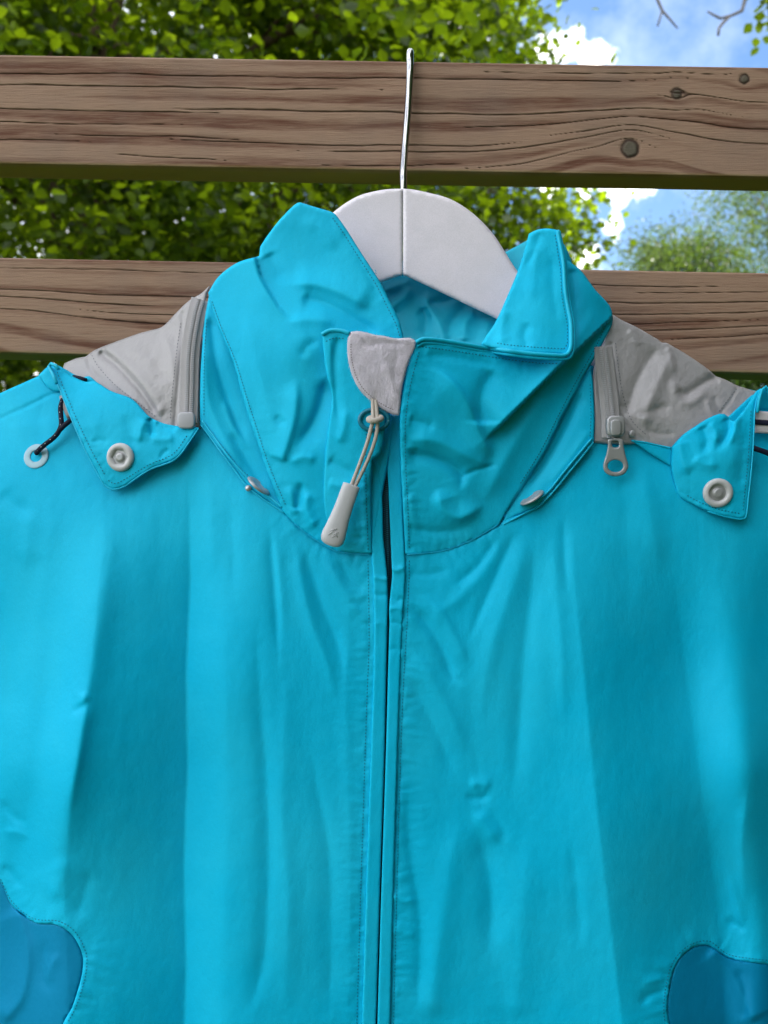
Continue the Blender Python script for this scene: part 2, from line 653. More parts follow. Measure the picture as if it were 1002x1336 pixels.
# ------------------------------------------------------------------ ground
def ground():
    m = mat('meadow_soil', (.035, .055, .014), .95, .1, var=(3, 1.5, (.075, .085, .03)), bump=[(9, .05, (1, 1, 1))])
    n = 60
    xs = np.sign(np.linspace(-1, 1, n)) * np.abs(np.linspace(-1, 1, n)) ** 3 * 600
    X, Y = np.meshgrid(xs, xs)
    Z = .05 * fbm(X / 6, Y / 6)
    V = np.stack([X.ravel(), Y.ravel(), Z.ravel()], 1)
    i, j = np.meshgrid(np.arange(n - 1), np.arange(n - 1))
    a = (j * n + i).ravel()
    obj('ground', V, np.stack([a, a + 1, a + n + 1, a + n], 1), m, kind='structure', label='grassy garden ground under the trees')


ground()


# ------------------------------------------------------------------ foliage
def leafmat(name, c1, c2, tr, var=.6):
    m = bpy.data.materials.new(name)
    m.use_nodes = True
    t = m.node_tree
    t.nodes.clear()
    at = N(t, 'ShaderNodeAttribute', attribute_name='rnd')
    mx = N(t, 'ShaderNodeMix', data_type='RGBA')
    L(t, at.outputs['Fac'], mx.inputs['Factor'])
    mx.inputs[6].default_value = (*c1, 1); mx.inputs[7].default_value = (*c2, 1)
    p = N(t, 'ShaderNodeBsdfPrincipled')
    p.inputs['Roughness'].default_value = .42
    p.inputs['Specular IOR Level'].default_value = .4
    L(t, mx.outputs[2], p.inputs['Base Color'])
    tb = N(t, 'ShaderNodeBsdfTranslucent')
    mt = N(t, 'ShaderNodeMix', data_type='RGBA', blend_type='MULTIPLY')
    mt.inputs['Factor'].default_value = 1
    L(t, mx.outputs[2], mt.inputs[6])
    mt.inputs[7].default_value = (*tr, 1)
    L(t, mt.outputs[2], tb.inputs['Color'])
    ms = N(t, 'ShaderNodeMixShader')
    ms.inputs[0].default_value = .5
    L(t, p.outputs[0], ms.inputs[1]); L(t, tb.outputs[0], ms.inputs[2])
    o = N(t, 'ShaderNodeOutputMaterial')
    L(t, ms.outputs[0], o.inputs[0])
    return m


BARK = mat('rough_brown_bark', (.10, .065, .045), .9, .2, var=(7, 1.6, (.22, .16, .13)), bump=[(14, .05, (1, 1, .25)), (60, .01, (1, 1, .4))])
LF_OAK = leafmat('oak_leaves', (.007, .018, .003), (.052, .085, .007), (11, 9.2, 1.5))
LF_BIR = leafmat('birch_leaves', (.02, .042, .010), (.07, .105, .025), (3.2, 3.2, 1.2))
LF_BUSH = leafmat('bush_leaves', (.025, .045, .014), (.075, .10, .035), (2.2, 2.4, 1.2))
LF_HEDGE = leafmat('hedge_leaves', (.018, .042, .010), (.05, .09, .02), (2.0, 2.0, 1.0))

# outline of a lobed leaf, folded along its midrib (unit length)
LEAF = np.array([(0, 0, 0), (-.22, .22, .05), (-.38, .5, .09), (-.25, .78, .06), (0, 1, -.04), (.25, .78, .06), (.38, .5, .09), (.22, .22, .05), (0, .5, -.01)])
LEAFF = np.array([(0, 8, 1), (1, 8, 2), (2, 8, 3), (3, 8, 4), (4, 8, 5), (5, 8, 6), (6, 8, 7), (7, 8, 0)])


def leaves(name, C, size, m, parent, flat=.5, down=0.0, narrow=1.0, **kw):
    n = len(C)
    a = rng.uniform(0, 2 * np.pi, n)
    dirv = np.stack([np.cos(a), np.sin(a), rng.normal(-.25 - down, .45, n)], 1)
    dirv /= np.linalg.norm(dirv, axis=1, keepdims=True)
    nn = rng.normal(size=(n, 3)) * (1 - flat); nn[:, 2] += flat
    sx = np.cross(dirv, nn); sx /= np.linalg.norm(sx, axis=1, keepdims=True) + 1e-9
    nz_ = np.cross(sx, dirv)
    sz = size * rng.uniform(.6, 1.3, n)
    V = C[:, None, :] + sz[:, None, None] * (LEAF[None, :, 0:1] * narrow * sx[:, None, :] + LEAF[None, :, 1:2] * dirv[:, None, :] + LEAF[None, :, 2:3] * nz_[:, None, :])
    k = len(LEAF)
    Fc = (LEAFF[None] + (np.arange(n) * k)[:, None, None]).reshape(-1, 3)
    big = np.clip(.5 + 1.1 * perlin(C[:, 0] / .9 + 3.3, C[:, 2] / .8 + C[:, 1] / 1.6), 0, 1)
    rnd = np.repeat(np.clip(.55 * rng.uniform(0, 1, n) ** 1.3 + .55 * big ** 1.4, 0, 1), k)
    return obj(name, V.reshape(-1, 3), Fc, m, parent, attrs={'rnd': rnd}, kind='stuff', smooth=False, **kw)


def clumped(centre, rad, nclump, per, crad, zmin=-9, shell=.45, keep=None):
    out = []; cc = []
    while len(cc) < nclump:
        v = rng.normal(size=3); v /= np.linalg.norm(v)
        r = rng.uniform(shell, 1) ** .6
        p = np.array(centre) + np.array(rad) * v * r * (1 + .16 * math.sin(5 * v[0] + 3 * v[2]) + .1 * math.sin(9 * v[1] - 4 * v[2]))
        if p[2] < zmin: continue
        if keep is not None and not keep(p): continue
        cc.append(p)
        q = rng.normal(size=(per, 3)) * np.array([1, 1, .62]) * crad * rng.uniform(.6, 1.25)
        out.append(p + q)
    return np.vstack(out), np.array(cc)


def limb(a, b, r0, r1, n=9, wob=.12):
    a, b = Vector(a), Vector(b)
    L_ = (b - a).length
    pts, rr = [], []
    o1 = Vector(rng.normal(size=3) * wob * L_ * .5); o2 = Vector(rng.normal(size=3) * wob * L_ * .3)
    for i in range(n):
        t = i / (n - 1)
        p = a.lerp(b, t) + o1 * math.sin(math.pi * t) * .6 + o2 * math.sin(2 * math.pi * t) + Vector((0, 0, .12 * L_ * math.sin(math.pi * t) * .5))
        pts.append(p); rr.append(r0 + (r1 - r0) * t)
    return pts, rr


def tree(name, label, base, h_fork, r_trunk, centre, rad, nclump, per, crad, leaf, lm, zmin=-9, nlimb=14, shell=.45, group=None, keep=None, down=0, narrow=1, cat='tree', flat=.5, extra=()):
    e = empty(name, base, label, cat, group)
    fork = Vector((base[0] + .15, base[1], base[2] + h_fork))
    top = Vector(centre) + Vector((0, 0, rad[2] * .55))
    pts, rr = limb(Vector(base) - Vector((0, 0, .1)), top, r_trunk, r_trunk * .12, 22, .03)
    rr = [r * (1 + .5 * math.exp(-i * .9)) for i, r in enumerate(rr)]
    tube('trunk', pts, 0, BARK, e, 14, rr)
    C, cc = clumped(centre, rad, nclump, per, crad, zmin, shell, keep)
    for p in extra:
        C = np.vstack([C, np.array(p) + rng.normal(size=(per, 3)) * np.array([1, 1, .7]) * crad * .75]); cc = np.vstack([cc, [p]])
    idx = np.concatenate([rng.choice(len(cc) - len(extra), min(nlimb, len(cc)), replace=False), np.arange(len(cc) - len(extra), len(cc))[::3]])
    for i in idx:
        t = rng.uniform(.35, .85)
        s = pts[int(t * 21)]
        if s.z < base[2] + h_fork * .8: s = pts[int(.5 * 21)]
        tgt = Vector(cc[i])
        lp, lr = limb(s, tgt, r_trunk * rng.uniform(.22, .42), r_trunk * .06, 10)
        tube('branch', lp, 0, BARK, e, 7, lr)
        near = np.argsort(np.linalg.norm(cc - np.array(cc[i]), axis=1))[1:6]
        tw = []
        for j in near:
            q, qr = limb(lp[rng.integers(4, 9)], cc[j], r_trunk * .09, .006, 7)
            tw.append(tube('', q, 0, None, None, 5, qr, build=False))
        V, Fc = join(tw)
        obj('twigs', V, Fc, BARK, e, kind='stuff')
    leaves('crown', C, leaf, lm, e, down=down, narrow=narrow, flat=flat)
    return e


def oak_keep(p):
    # uneven right-hand outline of the crown as the photo shows it
    z = p[2]; y = p[1] - CAMY
    px = 501 + F * p[0] / y
    py = 668 - F * (z - CAMZ) / y
    if py > 470: lim = 60
    elif py > 220: lim = 758
    elif py > 130: lim = 690
    else: lim = 672 - (py < -60) * 60
    if 34 < px < 96 and y < 9.2 and not (90 < py < 200) and rng.random() < .5: return False
    return px < lim


oak = tree('oak_tree', 'big oak tree with dense sunlit green crown filling the left background', (-3.6, 8.4, 0), 3.2, .30,
           (-3.2, 8.3, 6.3), (5.6, 4.2, 4.6), 900, 160, .34, .10, LF_OAK, zmin=2.9, nlimb=26, keep=oak_keep, shell=.25,
           extra=[P(px, py, d) for px, py, d in [(690, 250, 8.6), (715, 275, 8.8), (735, 300, 8.7), (738, 330, 8.9), (700, 310, 9.1), (670, 285, 8.4), (720, 350, 9), (745, 275, 9.2), (660, 40, 8.6), (672, 70, 8.8), (640, 15, 8.5), (650, 90, 9), (680, 100, 9), (690, 340, 8.7), (640, 300, 8.3)]])
tree('birch_tree', 'pale hazy birch tree with hanging foliage at the right behind the fence', (11.6, 22, 0), 4, .2,
     (11.9, 22, 7.8), (3.3, 2.6, 5.4), 620, 90, .36, .09, LF_BIR, zmin=2, nlimb=10, down=.8, narrow=.7)
for i, (x, y, zc, rx, rz, lab) in enumerate([
        (9.2, 24, 6.9, 2.3, 3.5, 'round-topped light green tree left of the hazy birch'),
        (12.5, 30, 8.2, 3.6, 4.4, 'low dull green tree in the gap under the birch'),
        (-1.5, 17, 4.6, 4.2, 4.5, 'shaded dark tree standing behind the oak trunk'),
        (-8.2, 14.2, 8.5, 4.6, 5.2, 'dark tree farther left behind the oak, placed to shade its crown')]):  # last tree moved and raised to block sun from the oak's left side
    tree('garden_tree', lab, (x, y, 0), 2, .16, (x, y, zc), (rx, 2.2, rz), 260 if i < 2 else 220, 90, .42, .11 if i < 2 else .16, LF_BUSH if i < 2 else LF_HEDGE, zmin=.8, nlimb=8, group='trees at the far side of the garden')


def hedge():
    n = 80000
    x = rng.uniform(-15, 17, n); y = rng.uniform(14.0, 15.6, n) + .5 * np.sin(x)
    top = 4.9 + .5 * fbm(x / 2, x * 0 + 3)
    z = top * rng.uniform(0.0, 1, n) ** .6
    leaves('hedge', np.stack([x, y, z], 1), .14, LF_HEDGE, None, label='dark unclipped hedge seen under the lower board', cat='hedge')


hedge()


def twig_tree():
    e = empty('overhanging_tree', (3.4, 3.4, 0), 'tree whose bare grey twigs hang into the top right of the sky', 'tree')
    pts, rr = limb((3.4, 3.4, -.1), (3.2, 3.4, 6.5), .14, .05, 14, .04)
    tube('trunk', pts, 0, BARK, e, 10, rr)
    gb = mat('grey_twig_bark', (.16, .15, .15), .8, .2)
    d = 4.2
    y = CAMY + d

    def W(px, py, dd=0): return Vector(P(px, py, d + dd))
    main = [Vector((3.25, 3.4, 5.6)), W(1120, -150), W(1010, -90), W(950, -60, .1), W(880, -60), W(850, -20)]
    tube('branch', main, 0, gb, e, 8, [.05, .035, .025, .018, .013, .010])
    t1 = [W(850, -20), W(858, 0), W(864, 14), W(873, 24), W(884, 37)]
    tube('twig', t1, 0, gb, e, 6, [.010, .0085, .0075, .006, .004])
    tube('twig', [W(864, 13), W(861, 24), W(858, 34)], 0, gb, e, 6, [.006, .0055, .005])
    t2 = [W(985, -80), W(976, -30), W(972, 0), W(968, 14), W(955, 20), W(940, 24), W(932, 20), W(923, 15)]
    tube('twig', t2, 0, gb, e, 6, [.016, .014, .011, .010, .0085, .0075, .006, .0045])
    tube('twig', [W(952, 21), W(943, 30), W(938, 37), W(937, 46)], 0, gb, e, 6, [.009, .008, .008, .008])
    C = np.vstack([np.array(W(1003, 25)) + rng.normal(size=(26, 3)) * .05, np.array(W(1000, -12)) + rng.normal(size=(26, 3)) * .06,
                   np.array(W(1060, -60)) + rng.normal(size=(80, 3)) * .15])
    tube('twig', [W(1010, -90), W(1006, -30), W(1003, 20)], 0, gb, e, 6, [.012, .008, .004])
    leaves('leaves', C, .06, LF_OAK, e)


twig_tree()

def shade_hedge(x0, y0, x1, y1, hgt, wid, label):
    L_ = math.hypot(x1 - x0, y1 - y0)
    nu, nv = int(L_ / .12), 40
    u = np.linspace(0, 1, nu); th = np.linspace(0, math.pi, nv)
    U, T = np.meshgrid(u, th, indexing='ij')
    ux, uy = (x1 - x0) / L_, (y1 - y0) / L_
    w_ = wid / 2 * np.sign(np.cos(T)) * np.abs(np.cos(T)) ** .35
    z = hgt * np.abs(np.sin(T)) ** .35
    k = 1 + .12 * fbm(U * L_ * 1.1 + hgt, T * 3, 4)
    w_ = w_ * k; z = z * (1 + .10 * fbm(U * L_ * .9, T * 2 + 7, 3))
    X = x0 + ux * U * L_ - uy * w_; Y = y0 + uy * U * L_ + ux * w_
    V = np.stack([X, Y, z - .05], -1).reshape(-1, 3)
    i, j = np.meshgrid(np.arange(nu - 1), np.arange(nv - 1), indexing='ij')
    a = (i * nv + j).ravel()
    m = mat('hedge_interior', (.012, .022, .006), .9, .1, bump=[(12, .08, (1, 1, 1))])
    e = empty('added_shade_hedge', (x0, y0, 0), label, 'hedge')
    obj('hedge_body', V, np.stack([a, a + 1, a + nv + 1, a + nv], 1), m, e)
    idx = rng.integers(0, len(V), 16000)
    C = V[idx] + rng.normal(size=(len(idx), 3)) * .07
    leaves('leaves', C, .09, LF_HEDGE, e)


shade_hedge(1.6, -3.0, 1.65, 1.2, 5.4, .9, 'tall dark hedge added out of view on the birch side to block side light')  # never in view: added to cut light from the right on the folds
shade_hedge(-.7, -4.8, 2.2, -3.4, 5.4, .9, 'tall dark hedge added behind the camera to block light from the right front')  # out of view too: added so the jacket is lit from the left front

# ------------------------------------------------------------------ fence
WOOD = bpy.data.materials.new('weathered_pine_board')
WOOD.use_nodes = True
t = WOOD.node_tree
b = t.nodes['Principled BSDF']
al = N(t, 'ShaderNodeAttribute', attribute_name='late')
ac = N(t, 'ShaderNodeAttribute', attribute_name='crack')
ak = N(t, 'ShaderNodeAttribute', attribute_name='knot')
tcw = N(t, 'ShaderNodeTexCoord')
mp = N(t, 'ShaderNodeMapping'); mp.inputs['Scale'].default_value = (.05, 1, 1)
L(t, tcw.outputs['Object'], mp.inputs[0])
n1 = N(t, 'ShaderNodeTexNoise', i_Scale=900.0, i_Detail=5.0, i_Roughness=.7)
L(t, mp.outputs[0], n1.inputs['Vector'])
n2 = N(t, 'ShaderNodeTexNoise', i_Scale=16.0, i_Detail=5.0, i_Roughness=.6)
L(t, tcw.outputs['Object'], n2.inputs['Vector'])
n3 = N(t, 'ShaderNodeTexNoise', i_Scale=2500.0, i_Detail=2.0)
L(t, tcw.outputs['Object'], n3.inputs['Vector'])
r1 = N(t, 'ShaderNodeMix', data_type='RGBA')
r1.inputs[6].default_value = (.37, .236, .165, 1); r1.inputs[7].default_value = (.15, .062, .038, 1)
L(t, M_(t, 'ADD', al.outputs['Fac'], M_(t, 'MULTIPLY', M_(t, 'SUBTRACT', n1.outputs['Fac'], .5), 1.5), True), r1.inputs['Factor'])
r2 = N(t, 'ShaderNodeMix', data_type='RGBA')      # grey weathering in blotches
r2.inputs[7].default_value = (.22, .165, .14, 1)
L(t, M_(t, 'MULTIPLY', M_(t, 'SUBTRACT', n2.outputs['Fac'], .46), 1.3, True), r2.inputs['Factor'])
L(t, r1.outputs[2], r2.inputs[6])
r3 = N(t, 'ShaderNodeMix', data_type='RGBA')
r3.inputs[7].default_value = (.14, .12, .09, 1)
L(t, ak.outputs['Fac'], r3.inputs['Factor']); L(t, r2.outputs[2], r3.inputs[6])
r4 = N(t, 'ShaderNodeMix', data_type='RGBA')
r4.inputs[7].default_value = (.050, .024, .017, 1)
L(t, ac.outputs['Fac'], r4.inputs['Factor']); L(t, r3.outputs[2], r4.inputs[6])
# algae grow on the damp underside of each board
ag = N(t, 'ShaderNodeAttribute', attribute_name='algae')
r5 = N(t, 'ShaderNodeMix', data_type='RGBA')
r5.inputs[7].default_value = (.26, .24, .035, 1)
L(t, M_(t, 'MULTIPLY', ag.outputs['Fac'], M_(t, 'ADD', M_(t, 'MULTIPLY', n2.outputs['Fac'], .5), .7), True), r5.inputs['Factor'])
L(t, r4.outputs[2], r5.inputs[6])
L(t, r5.outputs[2], b.inputs['Base Color'])
b.inputs['Roughness'].default_value = .8
b.inputs['Specular IOR Level'].default_value = .25
bp = N(t, 'ShaderNodeBump'); bp.inputs['Distance'].default_value = .0007
L(t, n1.outputs['Fac'], bp.inputs['Height'])
bp2 = N(t, 'ShaderNodeBump'); bp2.inputs['Distance'].default_value = .0002
L(t, n3.outputs['Fac'], bp2.inputs['Height']); L(t, bp.outputs[0], bp2.inputs['Normal'])
L(t, bp2.outputs[0], b.inputs['Normal'])

FD, FT = .675, .028      # distance of the front face, board thickness


def board(parent, topy, boty, slope_t, slope_b, knots, cathedrals, cracks, seed, label):
    xs = np.concatenate([np.linspace(-1100, -60, 60)[:-1], np.arange(-60, 1070, 1.7), np.linspace(1070, 2100, 60)[1:]])
    nv = 150
    v = np.linspace(0, 1, nv)
    X, Vv = np.meshgrid(xs, v, indexing='ij')
    T = topy + slope_t * X; B = boty + slope_b * X
    Y = T + (B - T) * Vv
    h0 = boty - topy
    # ring coordinate: follows the grain round knots and cathedral arches
    r = Y - topy - .017 * X
    r = r + 3.0 * fbm(X / 260 + seed, r / 60, 2) + 1.0 * fbm(X / 60 + seed, r / 14 + 3, 2)
    for (kx, ky, R0, amp, sx, sy) in cathedrals:
        dx, dy = (X - kx) / sx, (Y - ky) / sy
        r = r + amp * np.exp(-dx * dx - dy * dy)
    for (kx, ky, R0) in knots:
        dx, dy = X - kx, Y - ky
        r = r - R0 * 1.5 * np.tanh(dy / (R0 * .9)) * np.exp(-(dx / (R0 * 3.2)) ** 2 - (dy / (R0 * 3.5)) ** 2)
    late = perlin(r / 15 + seed * 3.1, X / 700 + seed) + .22 * perlin(r / 5 + seed, X / 500) + .5 * perlin(r / 40 + seed, X / 260)
    late = sm((late + .16) / .5)
    late = late * (.75 + .5 * fbm(X / 90, r / 6 + seed, 2))
    crack = np.zeros_like(X)
    hgt = -late * .25 * 0 + .00025 * (1 - late)
    for (x0, x1, rr, wd) in cracks:
        c0 = rr + 1.6 * fbm(X / 130 + rr, X * 0 + seed, 3)
        tt = (X - x0) / (x1 - x0)
        wv = .8 * wd * np.clip(sm(tt / .2) * sm((1 - tt) / .2), 0, 1) * (.65 + .6 * np.abs(perlin(X / 34 + rr, X * 0 + 2.2)) * 2)
        e = np.exp(-((r - c0) / np.maximum(wv, .05)) ** 2) * ((tt > 0) & (tt < 1))
        crack = np.maximum(crack, e)
    knot = np.zeros_like(X)
    for (kx, ky, R0) in knots:
        q = np.hypot((X - kx), (Y - ky) * .95) + 1.2 * fbm(X / 6 + kx, Y / 6, 2)
        knot = np.maximum(knot, 1 - sm((q - R0) / 2))
        rg = np.exp(-((q - R0) / (1.0 + R0 * .09)) ** 2)
        crack = np.maximum(crack, rg * .9)
        rc = .35 * np.exp(-((np.abs(np.sin(q * 1.9))) / .5) ** 2) * (q < R0)
        crack = np.maximum(crack, rc * .6)
    hgt = hgt - .0011 * crack + .0005 * knot
    edge = np.minimum(Vv, 1 - Vv) * h0
    er = np.clip(1 - edge / 1.8, 0, 1)
    dd = FD - hgt + .0012 * (1 - np.sqrt(1 - er * er)) + .0006 * fbm(X / 300 + seed, Y / 80, 2)
    front = PA(X.ravel(), Y.ravel(), dd.ravel()).reshape(len(xs), nv, 3)
    # close the section: bottom, back, top
    extra = []
    top = front[:, 0]; bot = front[:, -1]
    e2 = FD + FT
    for src, yy in ((bot, FD + .006), (bot, FD + .014), (bot, FD + .022), (bot, e2 - .001)):
        q = src.copy(); q[:, 1] = CAMY + yy; q[:, 2] -= .0012; extra.append(q)
    q = bot.copy(); q[:, 1] = CAMY + e2; q[:, 2] += .001; extra.append(q)
    q = top.copy(); q[:, 1] = CAMY + e2; q[:, 2] -= .001; extra.append(q)
    for yy in (e2 - .001, FD + .014, FD + .004):
        q = top.copy(); q[:, 1] = CAMY + yy; q[:, 2] += .0012; extra.append(q)
    allv = np.concatenate([front] + [q[:, None] for q in extra], 1)
    nx, nr = allv.shape[:2]
    i, j = np.meshgrid(np.arange(nx - 1), np.arange(nr), indexing='ij')
    j2 = (j + 1) % nr
    Fq = np.stack([i * nr + j, i * nr + j2, (i + 1) * nr + j2, (i + 1) * nr + j], -1).reshape(-1, 4)
    z = np.zeros((nx, len(extra)))
    algae = np.concatenate([np.clip((Vv - .965) / .035, 0, 1) * .5, z], 1)
    algae[:, nv:nv + 5] = 1
    lt = np.concatenate([late, z + .3], 1)
    ck = np.concatenate([crack, z], 1); kn = np.concatenate([knot, z], 1)
    o = obj('board', allv.reshape(-1, 3), Fq, WOOD, parent, attrs={'late': lt.ravel(), 'crack': ck.ravel(), 'knot': kn.ravel(), 'algae': algae.ravel()}, label=label)
    # end caps
    return o


def fence():
    e = empty('board_fence', (0, CAMY + FD + FT / 2, 0), 'weathered brown timber board fence the white hanger hooks over', 'fence')
    board(e, 72, 214, .0165, .0172, [(822, 194, 10.5), (883, 122, 6), (971, 103, 5.5)],
          [(815, 215, 0, 34, 95, 55), (400, 250, 0, -16, 260, 60), (900, 130, 0, 10, 60, 30)],
          [(-300, 900, 22, .9), (-200, 520, 38, 1.0), (150, 980, 66, 1.2), (-100, 300, 70, .9), (200, 700, 104, .9), (60, 330, 101, .7), (-50, 240, 87, .6),
           (380, 900, 111, .9), (560, 1100, 82, .8), (700, 1100, 100, .9), (420, 620, 126, .7), (850, 1050, 45, .7), (-80, 120, 110, .6), (130, 300, 124, .6), (600, 980, 12, .5), (600, 860, 131, .5)], 1.3,
          'top board of the fence, with three round knots at its right end')
    board(e, 337, 460, .020, .0275, [],
          [(-60, 430, 0, 30, 160, 45), (1090, 470, 0, 26, 150, 70)],
          [(-100, 330, 47, 1.1), (-60, 220, 61, 1.0), (40, 700, 84, 1.4), (-80, 120, 84, .9), (100, 300, 72, .6), (700, 1100, 44, 1.2), (740, 1100, 60, .8), (760, 1100, 82, .9), (860, 1100, 96, .9), (640, 1000, 72, .6),
           (600, 960, 22, .6), (-100, 400, 14, .6), (800, 1080, 30, .5)], 5.7, 'lower board of the fence, passing behind the jacket shoulders')
    for x in (-1.02, 1.02):
        y0 = CAMY + FD + FT + .0006
        V = []
        Fc = []
        s = .095
        prof = [(0, 0), (s, 0), (s, s), (0, s)]
        bz = .006
        zt = 1.90 - .017 * x
        for (z, ins) in ((-.05, 0), (zt - bz, 0), (zt, bz)):
            for (a, c) in prof:
                V.append((x - s / 2 + (ins if a == 0 else a - ins), y0 + (ins if c == 0 else c - ins), z))
        for k in range(2):
            for j in range(4):
                j2 = (j + 1) % 4
                Fc.append((k * 4 + j, k * 4 + j2, (k + 1) * 4 + j2, (k + 1) * 4 + j))
        Fc.append((8, 9, 10, 11))
        obj('post', V, Fc, WOOD, e, smooth=False)


fence()

# ------------------------------------------------------------------ hanger
hang = empty('coat_hanger', P(527, 300, .64), 'white painted wooden coat hanger hooked over the top fence board', 'coat hanger')
hctrl = [(526, 246, .635), (526, 358, .635), (673, 351, .636), (648, 416, .636), (880, 500, .652), (840, 520, .652), (370, 360, .636), (180, 500, .652), (210, 520, .652), (760, 450, .642), (300, 450, .642)]
hs_r = Surf(hctrl)
panel('hanger_half', [[526.0, 246], (540, 247.5), (555, 250.5), (587, 259.5), (616, 277.5), (644, 306), (673, 351), (700, 385), (780, 440), (860, 485), (882, 505), (872, 522), (840, 518), (760, 470), [648, 416], [526.0, 358]],
      hs_r, PAINT, hang, h=4, thick=.0115, roll=(3.0, .9), soft=([(526.3, 240), (526.3, 352)], .15), label='right half of the hanger, scuffed near its lower edge')
hs_l = Surf(hctrl)
panel('hanger_half', [[525.4, 246], [525.4, 358], [494, 369.5], (400, 410), (300, 462), (200, 512), (178, 516), (170, 500), (190, 484), (280, 430), (360, 370), (400, 315), (418, 292), (436, 276), (454, 263), (472, 254), (500, 247.5)],
      hs_l, PAINT, hang, h=4, thick=.0115, roll=(3.0, .9), soft=([(525.3, 240), (525.3, 352)], .15), label='left half of the hanger, mostly behind the collar')
hk = [P(526.5, 262, .6415), P(526.5, 247, .6415), P(526, 225, .645), P(528, 195, .655), P(531, 160, .662), P(533.5, 125, .6655), P(535, 95, .6670), P(535, 80, .6690)]
hk = [Vector(p) for p in hk]
ztop = P(535, 80, FD)[2] + .0032
hx = P(535, 80, .667)[0]
for (yy, zz) in ((.670, .0026), (.6755, .0048), (.683, .0046), (.692, .0042), (.700, .0044), (.7065, .001), (.7085, -.006), (.709, -.018), (.708, -.028)):
    hk.append(Vector((hx + .0015 * (yy - .667) / .04, CAMY + yy, ztop - .0012 + zz)))
hd = []
A = np.array([tuple(p) for p in hk])
# resample smoothly
tt = np.linspace(0, len(A) - 1, 90)


def cr(A, u):
    i = int(min(max(math.floor(u), 0), len(A) - 2)); f = u - i
    p0 = A[max(i - 1, 0)]; p1 = A[i]; p2 = A[i + 1]; p3 = A[min(i + 2, len(A) - 1)]
    return .5 * ((2 * p1) + (-p0 + p2) * f + (2 * p0 - 5 * p1 + 4 * p2 - p3) * f * f + (-p0 + 3 * p1 - 3 * p2 + p3) * f**3)


tube('hook', [Vector(cr(A, u)) for u in tt], .0032, CHR, hang, 14)


def smooth3(pts, n=60):
    A = np.array([tuple(p) for p in pts])
    return [Vector(cr(A, u)) for u in np.linspace(0, len(A) - 1, n)]


# ------------------------------------------------------------------ the jacket
J = empty('rain_jacket', (0, 0.04, .60), 'turquoise rain jacket with folded collar and grey shoulder inserts on the white hanger', 'jacket')

